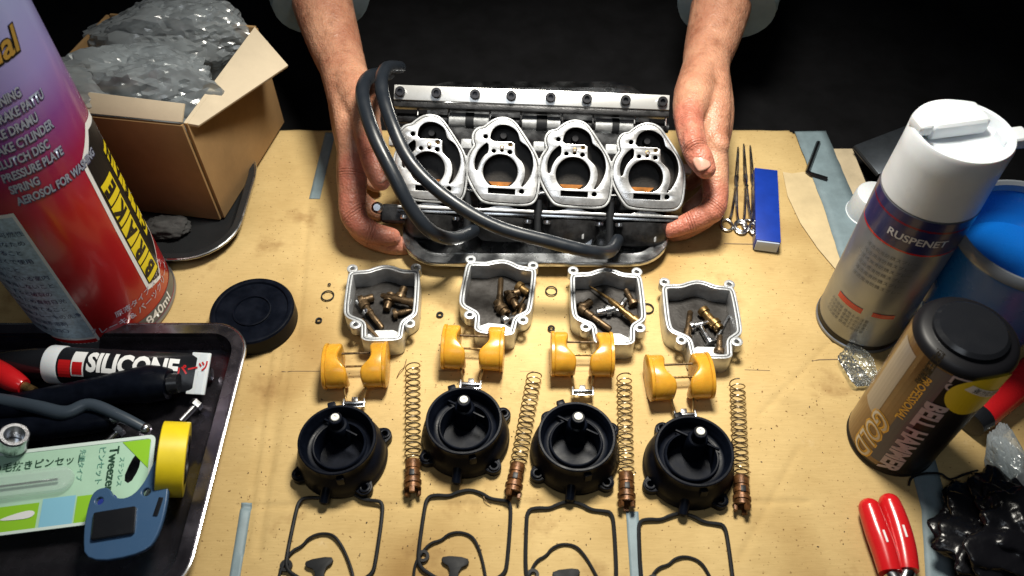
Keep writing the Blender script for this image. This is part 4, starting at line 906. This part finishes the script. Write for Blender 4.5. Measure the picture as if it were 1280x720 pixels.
# make sure the prints lie outside the wall
tag(film_bag('plastic_bag', (A+Bc+Cc+Dl)/4+Vector((-0.005, -0.022, 0.093)), (0.080, 0.043, 0.044), CLEAR, 3, 2, 20), 'crumpled clear plastic bag filling the open cardboard box', 'bag')
tag(film_bag('plastic_bag', (A+Bc+Cc+Dl)/4+Vector((0.006, 0.062, 0.09)), (0.080, 0.037, 0.044), CLEAR, 9, 2, 20), 'clear plastic bag at the back of the open cardboard box', 'bag')
B0 = P(200, 323, 0.012); B1 = P(312, 240, 0.012)
tray('black_tray', P(60, 300, 0.012).x, B1.x, P(200, 324, 0.012).y, P(200, 180, 0.012).y, 0.045, 0.012, 0.006, DTRAY, 'dark metal tray with rounded rim under the cardboard box', 'tray', z=0.0015, slope=0.005, edge=STEEL)
tag(crumple('grey_rag', P(205, 284, 0.010)+Vector((0, 0, -0.001)), (0.022, 0.012, 0.009), RAG, None, 5, 0.22, 1.6, 5, flat=0.004), 'crumpled dark grey rag in the dark tray before the box', 'rag')
# black round lid
lb = B().lathe([(r*mm, z*mm) for r, z in [(32, 0), (33, 0.8), (33, 15), (32, 16.4), (30.5, 16.8), (28.5, 16.2), (27.5, 14.6), (10, 14.2), (0.4, 14.2)]], 64)
lid = thing('black_disc', 'round black plastic lid lying between the red can and the float bowls', 'lid', TR(P(315, 388, 0.016)-Vector((0, 0, 0.0152))))
lb.build('lid_disc', BPLAST, lid)
B().lathe([(r*mm, z*mm) for r, z in [(15, 14.1), (15, 15.4), (14, 15.6), (13.4, 14.1)]], 48, caps=(False, False)).build('moulded_ring', BPLAST, lid)

# ------------------------------------------------------------------ parts tray, lower left
tray('parts_tray', -0.62, P(291, 470, 0.022).x+0.004, -0.262, P(200, 406, 0.022).y, 0.028, 0.022, 0.010, PEWTER, 'dark pewter tool tray in the lower left corner', 'tray', z=0.0015, slope=0.004, edge=STEEL)  # bright steel edge added as the highlight along the rim
TZ = 0.004
# silicone tube
a, b_ = P(62, 455, 0.022), P(250, 467, 0.022); ax = (b_-a); L = ax.length
tb_ = thing('silicone_tube', 'black sealant tube printed SILICONE lying in the tool tray', 'tube', frame(a, ax, (0.0, -0.45, 1)))
b = B(); rings = []
for k in range(17):
    u = k/16; wx = 13.5*mm*(1+0.10*u); fl = 1-0.90*max(0, (u-0.25)/0.75)**1.3
    rings.append([(u*L*0.90+8*mm, wx*math.cos(2*PI*j/28), wx*fl*math.sin(2*PI*j/28)) for j in range(28)])
b.skin(rings); b.build('tube_body', BPLAST2, tb_, smooth=50)
B().box((L*0.94+6*mm, 0, 0), (14*mm, 31*mm, 2.0*mm)).bevel(0.6*mm).build('crimped_end', WPLAST, tb_)
for k in range(9): B().box((L*0.94+(7.2+0.6*k-1.5)*mm, 0, 1.1*mm), (0.25*mm, 30*mm, 0.5*mm)).build('crimp_line', WPLAST, tb_)
B().lathe([(14.2*mm, 0), (14.4*mm, 1*mm), (14.2*mm, 10*mm), (13.8*mm, 11*mm)], 32, Matrix.Translation((2*mm, 0, 0)) @ Matrix.Rotation(PI/2, 4, 'Y')).build('collar', WPLAST, tb_)
B().lathe([(12*mm, 0), (11.5*mm, 12*mm), (9*mm, 30*mm), (6*mm, 44*mm), (5.2*mm, 46*mm), (0.3*mm, 46*mm)], 28, Matrix.Translation((2*mm, 0, 0)) @ Matrix.Rotation(-PI/2, 4, 'Y')).build('nozzle_cap', BPLAST2, tb_)
def on_tube(me_):
    bm = bmesh.new(); bm.from_mesh(me_)
    x = -0.005
    for q in [k*0.003-0.02 for k in range(60)]: bmesh.ops.bisect_plane(bm, geom=bm.verts[:]+bm.edges[:]+bm.faces[:], plane_co=(q, 0, 0), plane_no=(1, 0, 0))
    for q in [k*0.002-0.012 for k in range(13)]: bmesh.ops.bisect_plane(bm, geom=bm.verts[:]+bm.edges[:]+bm.faces[:], plane_co=(0, q, 0), plane_no=(0, 1, 0))
    for v in bm.verts:
        u = max(0, min(1, (v.co.x-8*mm)/(L*0.90))); wx = 13.5*mm*(1+0.10*u); fl = 1-0.90*max(0, (u-0.25)/0.75)**1.3
        s_ = math.sqrt(max(0.01, 1-(v.co.y/wx)**2)); v.co.z += wx*fl*s_+0.0004
    bm.to_mesh(me_); bm.free(); return me_
tx = text_mesh('SILICONE', 0.019, bold=0.045, align='LEFT', sx=0.78); tx.transform(Matrix.Translation((36*mm, 1.0*mm, 0))); obj('lettering', on_tube(tx), WHITE, tb_)
tx = text_mesh('パーツ', 0.008, bold=0.03, align='LEFT'); tx.transform(Matrix.Translation((98*mm, -1*mm, 0)) @ Matrix.Rotation(R(18), 4, 'Z')); obj('lettering', on_tube(tx), RED, tb_)
for nm, x0, x1, yy0, yy1, mt in (('red_badge', 15, 24, -10, 2, RED), ('white_badge', 24.5, 34, -9, 9, WHITE), ('red_badge', 25.5, 33, -8, 1, RED)):
    bm = bmesh.new(); bm.faces.new([bm.verts.new((x*mm, y*mm, 0.0002 if mt is RED else 0)) for x, y in ((x0, yy0), (x1, yy0), (x1, yy1), (x0, yy1))]); me = bpy.data.meshes.new(nm); bm.to_mesh(me); bm.free(); obj(nm, on_tube(me), mt, tb_)

# tools in the tray
def tool(name, pts, rads, mat, label, cat, n=20, flat=None, group=None):
    t = thing(name, label, cat, Matrix.Translation(P(*pts[0])), group)
    o0 = P(*pts[0]); B().tube([q-o0 for q in bez([P(*p) for p in pts], 8)], [rads[min(int(i/8), len(rads)-1)]*mm+(rads[min(int(i/8)+1, len(rads)-1)]-rads[min(int(i/8), len(rads)-1)])*mm*((i % 8)/8) for i in range((len(pts)-1)*8+1)], n, flat=flat).build('grip', mat, t)
    return t, o0
t, o0 = tool('socket_handle', [(-60, 520, 0.02), (40, 505, 0.022), (130, 488, 0.024), (185, 480, 0.025), (212, 480, 0.025)], [9, 10, 11, 14, 11], BPLAST, 'black knobbed tool handle lying below the sealant tube', 'tool')
B().cyl(P(212, 480, 0.025)-o0, P(224, 479, 0.025)-o0, 8*mm, 7*mm).build('end_knob', BPLAST2, t)
t, o0 = tool('pliers_handle', [(-60, 492, 0.028), (30, 505, 0.028), (80, 516, 0.028), (112, 506, 0.028), (150, 520, 0.026), (182, 536, 0.02)], [5, 5, 5, 4.5, 4, 3.5], M('slate_grip', (0.04, 0.055, 0.075), 0.35), 'bent slate grey plier handle in the middle of the tool tray', 'tool')
B().sphere(P(182, 536, 0.02)-o0, 4.2*mm).build('handle_tip', STEEL, t)
t, o0 = tool('ratchet_handle', [(-60, 545, 0.018), (40, 536, 0.018), (110, 528, 0.018), (140, 524, 0.018)], [9, 9, 8.5, 7], BPLAST, 'straight black ratchet handle above the tweezers card', 'tool')
B().cyl(P(140, 524, 0.018)-o0, P(156, 522, 0.018)-o0, 4*mm, 3.4*mm).build('steel_neck', STEEL, t)
t, o0 = tool('screwdriver', [(-60, 445, 0.028), (-10, 462, 0.028), (16, 476, 0.028), (30, 483, 0.027)], [9, 9, 8, 5.5], REDGRIP, 'red handled screwdriver at the left edge of the tool tray', 'screwdriver')
B().cyl(P(30, 483, 0.027)-o0, P(44, 489, 0.026)-o0, 3.6*mm, 3.0*mm).build('brass_collar', BRASS, t)
t, o0 = tool('blue_driver', [(-60, 470, 0.016), (0, 462, 0.016), (24, 459, 0.016)], [8, 8, 6], M('blue_grip', (0.01, 0.06, 0.35), 0.3), 'blue handled driver beneath the red screwdriver', 'screwdriver')
B().cyl(P(24, 459, 0.016)-o0, P(36, 457, 0.016)-o0, 3*mm).build('steel_neck', STEEL, t)
for k, (px, py, an) in enumerate([(145, 541, 60), (258, 468, 10), (243, 508, 60)]):
    bt = thing('hex_bolt', ['hex bolt lying above the tweezers card corner', 'bolt end sticking out past the sealant tube crimp', 'bolt lying beside the tray rim below the crimp'][k], 'bolt', TR(P(px, py, 0.012), R(an), 0, PI/2), 'loose bolts in the tool tray')
    B().lathe([(5*mm, 0), (5*mm, 4*mm), (4.6*mm, 4.4*mm)], 6).build('bolt_head', STEEL, bt, smooth=0); B().cyl((0, 0, 0), (0, 0, -14*mm), 2.6*mm).build('shank', STEEL, bt)
cs = thing('chrome_socket', 'small chrome socket ring at the left edge above the tweezers card', 'socket', TR(P(16, 556, 0.03), 0.3, 0, 0.5))
B().lathe([(9*mm, 0), (9.4*mm, 1*mm), (9.4*mm, 12*mm), (8.6*mm, 13*mm), (6.4*mm, 13*mm), (6*mm, 11*mm), (5.8*mm, 1*mm)], 32, closed_prof=True).build('socket_ring', TRAYST, cs)
B().lathe([(7*mm, -6*mm), (7*mm, 0.2*mm)], 6).build('drive_hole', STEEL, cs)
# tweezers package: local x to the right along the card, y up
tl, tr_, brr = P(0, 566, 0.024), P(195, 543, 0.024), P(172, 632, 0.024)
tw = thing('tweezers_package', 'pale green blister card printed Tweezers lying in the tool tray', 'package', frame(tr_, tr_-tl, (0.02, -0.12, 1)))
def cp(u, v): return Vector((u*mm, v*mm))   # millimetres from the top right corner, x left negative
card = rrect(-190*mm, 0, -58*mm, 0, 4*mm, 5)
hang = chaikin([cp(-19, -30), cp(-15, -17), cp(-11.5, -12), cp(-8.5, -17), cp(-9, -24), cp(-14, -34)], 1)
obj('card', flat_mesh('card', [card, hang], -0.0007, 0, 0.0), PGREEN, tw)
ed = flat_mesh('card_edge', [rrect(-190*mm, 0, -58*mm, 0, 4*mm, 5), rrect(-187*mm, -2.5*mm, -56*mm, -2.5*mm, 3*mm, 5)], 0.0001, 0.0004); obj('card_edge', ed, M('card_white', (0.66, 0.78, 0.74), 0.35), tw)
def cz(k=1): return Matrix.Translation((0, 0, 0.0004*k))
flat_poly('lime_corner', [cp(-22, -3), cp(-3, -3), cp(-3, -24)], LIME, tw, cz())
for (u0, u1, v0, v1, mt, nm) in ((-98, -71, -56, -39, LIME, 'lime_picture'), (-69, -48, -56, -37, SKYP, 'sky_picture'), (-47, -34, -56, -38, LIME, 'lime_picture')):
    flat_poly(nm, [cp(u0, v0), cp(u1, v0), cp(u1, v1), cp(u0, v1)], mt, tw, cz())
flat_poly('tweezer_picture', chaikin([cp(-97, -48), cp(-84, -44.5), cp(-75, -43.5), cp(-72, -46), cp(-75, -49), cp(-86, -49)], 2), WHITE, tw, cz(2))
rt = Matrix.Rotation(-PI/2, 4, 'Z')
flat_text('Tweezers', 0.0088, M('green_ink', (0.02, 0.07, 0.04), 0.5), tw, Matrix.Translation((-27*mm, -23*mm, 0.0006)) @ rt, bold=0.02)
flat_text('ステンレス', 0.0042, M('teal_ink', (0.10, 0.30, 0.24), 0.5), tw, Matrix.Translation((-21*mm, -24*mm, 0.0006)) @ rt)
flat_text('ピンセット', 0.0055, MATS['teal_ink'], tw, Matrix.Translation((-35*mm, -18*mm, 0.0006)) @ rt)
flat_text('先細タイプ', 0.0045, MATS['teal_ink'], tw, Matrix.Translation((-48*mm, -16*mm, 0.0006)) @ rt)
flat_text('Precision tip', 0.0040, MATS['teal_ink'], tw, Matrix.Translation((-55*mm, -16*mm, 0.0006)) @ rt) if False else None
flat_text('つかみやすい毛抜きピンセット', 0.0068, MATS['green_ink'], tw, Matrix.Translation((-93*mm, -12*mm, 0.0006)), bold=0.01)
for k in range(4): flat_text('ご使用上の注意', 0.0028, MATS['teal_ink'], tw, Matrix.Translation((-(112+4*k)*mm, -47*mm, 0.0006)) @ rt)
obj('price_dot', flat_mesh('price_dot', [circ(0, 0, 7.2*mm, 28)], 0, 0.0002), M('blue_ink', (0.02, 0.04, 0.28), 0.4), tw, Matrix.Translation((-27*mm, -46*mm, 0.0004)))
flat_text('価格', 0.0062, WHITE, tw, Matrix.Translation((-27*mm, -46*mm, 0.0009)) @ rt, bold=0.01)
blis = B().prism(rrect(-185*mm, -50*mm, -34*mm, -17*mm, 8*mm, 6), 0.0003, 0.006).bevel(0.002, 2).build('blister', M('blister_plastic', (0.75, 0.88, 0.85), 0.08, alpha=0.22), tw)
B().tube([(-180*mm, -24*mm, 3*mm), (-120*mm, -26*mm, 3*mm), (-60*mm, -25.5*mm, 3*mm)], 1.0*mm, 8).build('tweezers', STEEL, tw)
# yellow tape roll leaning on the rim
c = P(217, 574, 0.030)
yt = thing('tape_roll', 'yellow vinyl tape roll standing against the right rim of the tool tray', 'tape', frame(c, (0.95, 0.12, -0.30), (0, 0, 1)))
B().lathe([(r*mm, z*mm) for r, z in [(16, -8.5), (24.5, -8.5), (25, -8), (25, 8), (24.5, 8.5), (16, 8.5)]], 56, Matrix.Rotation(PI/2, 4, 'Y'), closed_prof=True).build('tape', YTAPE, yt)
B().lathe([(r*mm, z*mm) for r, z in [(13, -9), (16.05, -9), (16.05, 9), (13, 9)]], 48, Matrix.Rotation(PI/2, 4, 'Y'), closed_prof=True).build('core', BLACK, yt)
# blue scraper
sc = thing('blue_scraper', 'dark blue plastic scraper with two holes overlapping the tweezers card', 'scraper', frame(P(160, 640, 0.031), P(195, 628, 0.031)-P(120, 640, 0.031), (0.05, -0.1, 1)))
outl2 = chaikin([Vector(p)*mm for p in ((-24, 8), (-21, 17), (-12, 18), (-8, 9), (2, 8), (10, 16), (16, 32), (22, 36), (25, 28), (26, 5), (22, -18), (14, -30), (-22, -30), (-25, -10))], 2)
obj('blade', flat_mesh('blade', [outl2, circ(12*mm, 10*mm, 2.6*mm), circ(-17*mm, 9*mm, 2.4*mm)], 0, 4*mm, 0.8*mm), DBLUE, sc)
B().box((-6*mm, -8*mm, 5.0*mm), (26*mm, 18*mm, 4*mm)).bevel(1.8*mm, 3).build('handle_block', BPLAST2, sc)
B().box((20*mm, 4*mm, 4.4*mm), (3*mm, 12*mm, 1*mm)).bevel(0.3*mm).build('slot', BPLAST2, sc, Matrix.Rotation(R(-15), 4, 'Z'))

# ------------------------------------------------------------------ right side, far: forceps, blue box, hex key, plate, cap
for k, (x0, x1, ln) in enumerate([((922, 188), (916, 288), 0), ((929, 184), (934, 292), 1), ((937, 186), (944, 288), 2)]):
    a, b_ = P(*x0), P(*x1)
    f = thing('steel_forceps', ['leftmost of the three steel forceps right of the hand', 'middle one of the three steel forceps right of the hand', 'steel forceps lying next to the blue box'][k], 'forceps', Matrix.Translation(a), 'steel forceps beside the blue box')
    for s in (-1, 1):
        d = (b_-a); sd = Vector((d.y, -d.x, 0)).normalized()*s
        pts = [Vector((0, 0, 3*mm+s*0.8*mm))+sd*0.4*mm, d*0.35+sd*1.0*mm+Vector((0, 0, 3*mm)), d*0.52-sd*0.2*mm+Vector((0, 0, 3.4*mm+s*1*mm)), d*0.8-sd*2.2*mm+Vector((0, 0, 3*mm)), d*0.9-sd*3.6*mm+Vector((0, 0, 3*mm))]
        B().tube(bez(pts, 6), [0.8*mm]*7+[1.5*mm]*6+[1.3*mm]*12, 8).build('jaw_arm', STEEL, f)
        cc = d*0.97-sd*6.2*mm+Vector((0, 0, 3*mm+s*0.8*mm))
        B().tube([cc+Vector((math.cos(2*PI*q/20)*5.2*mm, math.sin(2*PI*q/20)*6.6*mm, 0)) for q in range(20)], 1.2*mm, 8, loop=True).build('finger_ring', STEEL, f)
    B().cyl(d*0.52+Vector((0, 0, 1.5*mm)), d*0.52+Vector((0, 0, 6*mm)), 1.8*mm).build('pivot', STEEL, f)
bb0 = P(960, 303, 0.012); bb1 = P(957, 213, 0.012)
d = bb1-bb0; bbx = thing('blue_box', 'narrow dark blue box standing by the forceps on the cardboard', 'box', frame(bb0-Vector((0, 0, 0.011)), (d.y, -d.x, 0), (0, 0, 1)))
Lb = d.length
B().box((0, Lb/2, 0.0065), (21*mm, Lb, 13*mm)).bevel(0.8*mm).build('sleeve', BLUEBOX, bbx)
B().box((0, -0.6*mm, 0.0065), (19*mm, 1.4*mm, 11*mm)).bevel(0.3*mm).build('end_label', M('silver_blue', (0.40, 0.46, 0.58), 0.35), bbx)
B().box((-10.2*mm, Lb/2, 0.0065), (0.8*mm, Lb*0.9, 9*mm)).build('side_stripe', NAVY, bbx)
hk = thing('hex_key', 'bent steel hex key lying on the grey tape', 'hex key', Matrix.Translation(P(1009, 216)))
o0 = P(1009, 216); B().tube([P(1023, 178, 0.0035)-o0, P(1011, 210, 0.0035)-o0, P(1009.4, 214.5, 0.0035)-o0, P(1013, 217.5, 0.0035)-o0, P(1034, 224, 0.0035)-o0], 2.2*mm, 6).build('bent_bar', M('key_steel', (0.16, 0.16, 0.17), 0.28, 1.0), hk)
mp_ = thing('metal_plate', 'dark blue grey metal plate behind the white capped can', 'plate', Matrix.Translation(P(1110, 195)))
pts = [P(1068, 184, 0.003), P(1152, 152, 0.020), P(1165, 190, 0.020), P(1098, 220, 0.003)]
o0 = P(1110, 195); nn = (pts[1]-pts[0]).cross(pts[3]-pts[0]).normalized()*0.003
bb = B(); bb.skin([[p-o0-nn*1 for p in pts], [p-o0 for p in pts]]); bb.bevel(0.0008).build('plate_sheet', M('dark_steel', (0.10, 0.115, 0.135), 0.35, 0.8, var=(50, 0.3)), mp_)
B().tube([pts[0]-o0, pts[3]-o0], 2.0*mm, 8).build('front_edge', M('dark_edge', (0.03, 0.032, 0.036), 0.4, 0.6), mp_)
for u in (0.3, 0.7): B().lathe([(3*mm, 0), (3*mm, 1.4*mm), (0.2*mm, 2*mm)], 14, Matrix.Translation(pts[0].lerp(pts[1], u).lerp(pts[3].lerp(pts[2], u), 0.3)-o0)).build('rivet', STEEL, mp_)
wc = thing('white_cap', 'small white plastic cap standing beside the white capped can', 'cap', TR(P(1084, 268)))
B().lathe([(r*mm, z*mm) for r, z in [(19, 0), (19.2, 1), (17.6, 22), (16.6, 25), (14, 26.4), (0.3, 26.8)]], 40).build('cap_shell', WPLAST, wc)
B().lathe([(19.4*mm, 0.3*mm), (19.9*mm, 0.8*mm), (19.8*mm, 2.6*mm), (19.1*mm, 3*mm)], 40, caps=(False, False)).build('skirt', WPLAST, wc)

# ------------------------------------------------------------------ rust penetrant can
pr = 33*mm
pc = thing('spray_can', 'silver spray can with navy band and white cap on the right', 'spray can', TR(P(1072, 400), 0.18))
B().lathe([(pr-2*mm, 0), (pr+0.4*mm, 1*mm), (pr+0.4*mm, 3*mm), (pr-0.8*mm, 4*mm), (pr-0.4*mm, 6*mm), (pr-0.4*mm, 146*mm), (pr-1*mm, 147*mm)], 64).build('can_body', CANMET, pc)
rr_ = pr-0.4*mm
def band(z0, z1, mat, nm='printed_band'):
    B().lathe([(rr_+0.15*mm, z0*mm), (rr_+0.2*mm, z0*mm), (rr_+0.2*mm, z1*mm), (rr_+0.15*mm, z1*mm)], 64, caps=(False, False)).build(nm, mat, pc)
band(116, 146, NAVY); band(114.6, 116.2, RED, 'red_line'); band(137, 138.6, RED, 'red_line'); band(4, 9, BLACK, 'base_band')
wrap_text('RUSPENET', 0.0085, rr_, -0.55, 0.127, M('silver_ink', (0.62, 0.63, 0.68), 0.3), pc, bold=0.02, off=0.0006)
cpatch('red_strip', -1.15, 0.046, 0.022, 0.0055, RED, pc, R_=rr_, off=0.0004)
cpatch('red_strip', -0.35, 0.047, 0.016, 0.0045, RED, pc, R_=rr_, off=0.0004)
for k in range(6): wrap_text('浸透潤滑防錆スプレー', 0.0038, rr_, -0.85, 0.106-0.0062*k, GREYP, pc, off=0.0004)
for k in range(4): wrap_text('火気厳禁 使用上の注意', 0.0034, rr_, -1.1, 0.037-0.0043*k, GREYP, pc, off=0.0004)
B().lathe([(r*mm, z*mm) for r, z in [(31.6, 146.5), (32.4, 147.5), (31.8, 165), (31.4, 180), (31.4, 194), (30.4, 196.5), (28.2, 196), (27.0, 193), (26.4, 189), (0.4, 187.5)]], 64).build('cap', WPLAST, pc)
B().prism([(x*mm, y*mm) for x, y in [(-20, 2), (-20, 22), (-10, 26), (10, 26), (20, 22), (20, 2)]], 188*mm, 200*mm).bevel(4*mm, 3).build('trigger', WPLAST, pc)
B().box((32*mm, -6*mm, 190*mm), (18*mm, 13*mm, 9*mm)).bevel(2.5*mm, 3).build('nozzle_spout', WPLAST, pc)
B().box((-25*mm, 8*mm, 198*mm), (9*mm, 14*mm, 8*mm)).bevel(2.5*mm, 3).build('cap_ridge', WPLAST, pc)
# blue cup at the right edge
cc = P(1291, 292, 0.120); 
bcup = thing('blue_cup', 'bright blue plastic cup with thick grey rim at the right edge', 'cup', TR(Vector((cc.x, cc.y, 0.001)), 0, 0, 0))
B().lathe([(r*mm, z*mm) for r, z in [(34, 0), (36, 1), (49, 109), (50, 111), (50, 113), (48, 115), (46.5, 113), (45.5, 109), (43, 98), (37, 92), (0.4, 91)]], 64).build('cup_shell', BLUEP, bcup)
B().lathe([(r*mm, z*mm) for r, z in [(46.6, 114.5), (50.3, 112.5), (51.6, 114), (51.8, 119), (50, 122), (48.5, 122), (46.6, 120)]], 64, closed_prof=True).build('rim', M('grey_rim', (0.22, 0.24, 0.27), 0.2, 0.2, rvar=0.08), bcup)
# black can with gold print (standing, text runs down it)
gr = 31*mm
gc = thing('lubricant_can', 'black and amber lubricant spray can with GOLD lettering, lower right', 'spray can', TR(P(1112, 548), 0.0))
B().lathe([(gr-3*mm, 0), (gr-0.5*mm, 0.6*mm), (gr, 2.2*mm), (gr-0.8*mm, 4*mm), (gr-0.4*mm, 6*mm), (gr-0.4*mm, 126*mm), (gr-2.0*mm, 129*mm), (gr*0.84, 131*mm), (gr*0.5, 131.5*mm)], 64).build('can_body', BLACK, gc)
gq = gr-0.4*mm
B().lathe([(gr*0.70, 131*mm), (gr*0.70, 134*mm), (gr*0.62, 136*mm), (gr*0.2, 136.5*mm)], 48).build('cap', BPLAST2, gc)
cpatch('amber_panel', -1.41, 0.066, 0.052, 0.118, AMBERP, gc, R_=gq, off=0.0002)
cpatch('window_panel', -1.57, 0.082, 0.017, 0.072, M('grey_panel', (0.30, 0.28, 0.27), 0.3, 0.3), gc, R_=gq, off=0.0004)
cpatch('blue_panel', -0.73, 0.068, 0.011, 0.112, M('slate_panel', (0.05, 0.055, 0.11), 0.35), gc, R_=gq, off=0.0004)
wrap_text('GOLD', 0.0195, gq, -1.17, 0.032, GOLD, gc, rot=-PI/2, off=0.0004, bold=0.07, sx=0.9, shear=0.2)
wrap_text('GOLD', 0.0195, gq, -1.17, 0.032, M('pale_gold', (0.60, 0.56, 0.48), 0.3), gc, rot=-PI/2, off=0.0007, bold=0.0, sx=0.9, shear=0.2)
wrap_text('PROFESSIONAL', 0.0072, gq, -0.88, 0.088, GOLD, gc, rot=-PI/2, off=0.0006, bold=0.02)
wrap_text('BELL HAMMER', 0.0170, gq, -0.46, 0.051, LILAC, gc, rot=-PI/2, off=0.0006, bold=0.045, sx=0.80)
wrap_text('LS', 0.017, gq, -0.39, 0.118, LILAC, gc, rot=-PI/2, off=0.0005, bold=0.0)
wrap_text('超極圧潤滑剤', 0.006, gq, -0.97, 0.120, BLACK, gc, rot=-PI/2, off=0.0006, bold=0.02)
ell = [(0.022*math.cos(2*PI*k/40), 0.0205*math.sin(2*PI*k/40)) for k in range(40)]
wrap_poly('yellow_sticker', ell, gq, 0.24, 0.108, YEL, gc, 0.0006, rot=-0.5)
wrap_poly('sticker_strip', [(-0.016, -0.003), (0.016, -0.003), (0.016, 0.003), (-0.016, 0.003)], gq, 0.26, 0.111, WHITE, gc, 0.0009, rot=-0.5)
wrap_text('強力な潤滑', 0.0048, gq, 0.26, 0.111, BLACK, gc, rot=-0.5, off=0.0012)
# red handled thing and clear film behind it
t, o0 = tool('red_marker', [(1225, 520, 0.012), (1262, 488, 0.014), (1310, 450, 0.016)], [11, 12, 12], REDGRIP, 'glossy red marker lying behind the lubricant can at the right edge', 'marker')
B().cyl(P(1225, 520, 0.012)-o0, P(1213, 530, 0.0115)-o0, 11.4*mm, 10*mm).build('marker_cap', BPLAST2, t)
tag(film_bag('clear_film', P(1266, 585, 0.012), (0.014, 0.032, 0.010), CLEAR, 13, 2, 24), 'crumpled clear plastic film above the black bag', 'film')
tag(film_bag('clear_film', P(1072, 455, 0.006), (0.014, 0.018, 0.005), CLEARG, 17, 1, 24), 'crumpled clear wrap between the two standing cans', 'film')
tag(crumple('black_bag', P(1290, 684, 0.018), (0.054, 0.050, 0.020), BAG, None, 21, 0.34, 1.6, 6, flat=0.016), 'crumpled glossy black bag in the lower right corner', 'bag')
# cream clip sticks behind the can
for k, s in enumerate((0, 1)):
    a, b_ = P(1150+8*s, 392+3*s, 0.03), P(1172+9*s, 338+4*s, 0.05)
    t = thing('wooden_stick', ['left of the two cream sticks behind the lubricant can', 'right of the two cream sticks behind the lubricant can'][k], 'stick', Matrix.Translation(a), 'cream sticks')
    B().box((0, 0, (b_-a).length/2), (5*mm, 2*mm, (b_-a).length*1.5)).bevel(0.4*mm).build('stick', CREAM, t, Matrix.Translation((0, 0, 0)) @ (b_-a).to_track_quat('Z', 'Y').to_matrix().to_4x4())
# pliers with red grips
pz = 0.011
pg = thing('red_pliers', 'small pliers with two glossy red grips at the lower right', 'pliers', Matrix.Translation(P(1105, 650)))
o0 = P(1105, 650)
for s, pts in enumerate(([(1087, 636, pz), (1096, 662, pz), (1106, 690, pz), (1113, 716, pz)], [(1112, 630, pz), (1121, 655, pz), (1129, 685, pz), (1134, 714, pz)])):
    q = [k-o0 for k in bez([P(*p) for p in pts], 8)]
    B().tube(q, [7.2*mm+0.9*mm*math.sin(i/24*PI) for i in range(len(q))], 20).sphere(q[0], 7.2*mm).build('grip', REDGRIP, pg, smooth=50)
    dd = (q[12]-q[4]).normalized()
    mw = frame(q[12]+Vector((0, 0, 8.2*mm)), dd, (0, 0, 1))
    flat_text('TOOL' if False else '', 0.006, WHITE, pg, mw) if False else None
    B().box((0, 0, 0), (8*mm, 1.3*mm, 0.5*mm)).build('white_mark', WHITE, pg, mw)
    B().tube([q[-1], q[-1].lerp(P(1126, 735, pz)-o0, 0.6), P(1126+6*s, 765, pz)-o0], [5*mm, 5*mm, 3.5*mm], 12).build('jaw', STEEL, pg)
# black twist of wire
wr = B(); o0 = P(1160, 600)
wr.tube([k-o0 for k in bez([P(*p) for p in ((1136, 607, 0.002), (1140, 597, 0.004), (1155, 592, 0.005), (1175, 592, 0.005), (1188, 599, 0.004), (1205, 593, 0.005), (1222, 588, 0.003))], 8)], 0.8*mm, 8)
tag(wr.build('black_wire', RUBBER, None, Matrix.Translation(o0)), 'short curled black wire lying below the lubricant can', 'wire')
wr = B(); o0 = P(500, 470)
wr.tube([k-o0 for k in bez([P(*p) for p in ((496, 472, 0.0012), (500, 464, 0.003), (505, 459, 0.002), (508, 449, 0.0012))], 6)], 0.3*mm, 6)
tag(wr.build('fine_wire', DBRASS, None, Matrix.Translation(o0)), 'hair thin wire scrap beside the leftmost spring', 'wire')
wr = B(); o0 = P(607, 620)
wr.tube([k-o0 for k in bez([P(*p) for p in ((604, 616, 0.003), (606, 624, 0.0025), (614, 631, 0.0012))], 6)], 0.3*mm, 6)
tag(wr.build('fine_wire', DBRASS, None, Matrix.Translation(o0)), 'hair thin wire scrap on the second bowl gasket', 'wire')

# grit and crumbs shed by the dirty parts
rg = random.Random(11); gb = bmesh.new()
for k in range(420):
    if rg.random() < 0.6: px, py = rg.gauss(660, 190), rg.gauss(470, 110)
    else: px, py = rg.uniform(300, 1060), rg.uniform(300, 715)
    if not (285 < px < 1075 and 345 < py < 718): continue
    p = P(px, py); r = rg.uniform(0.00018, 0.00055)
    m4 = Matrix.Translation((p.x, p.y, hz(p.x, p.y)+r*0.5)) @ Euler((rg.random()*6, rg.random()*6, rg.random()*6)).to_matrix().to_4x4() @ Matrix.Diagonal((r*rg.uniform(0.7, 2.6), r, r*0.7, 1))
    bmesh.ops.create_icosphere(gb, subdivisions=1, radius=1, matrix=m4)
me = bpy.data.meshes.new('grit'); gb.to_mesh(me); gb.free()
o = obj('grit', me, M('dark_grit', (0.09, 0.06, 0.035), 0.8, var=(300, 0.6))); o['kind'] = 'stuff'; o['label'] = 'dark grit and crumbs scattered over the cardboard'; o['category'] = 'grit'
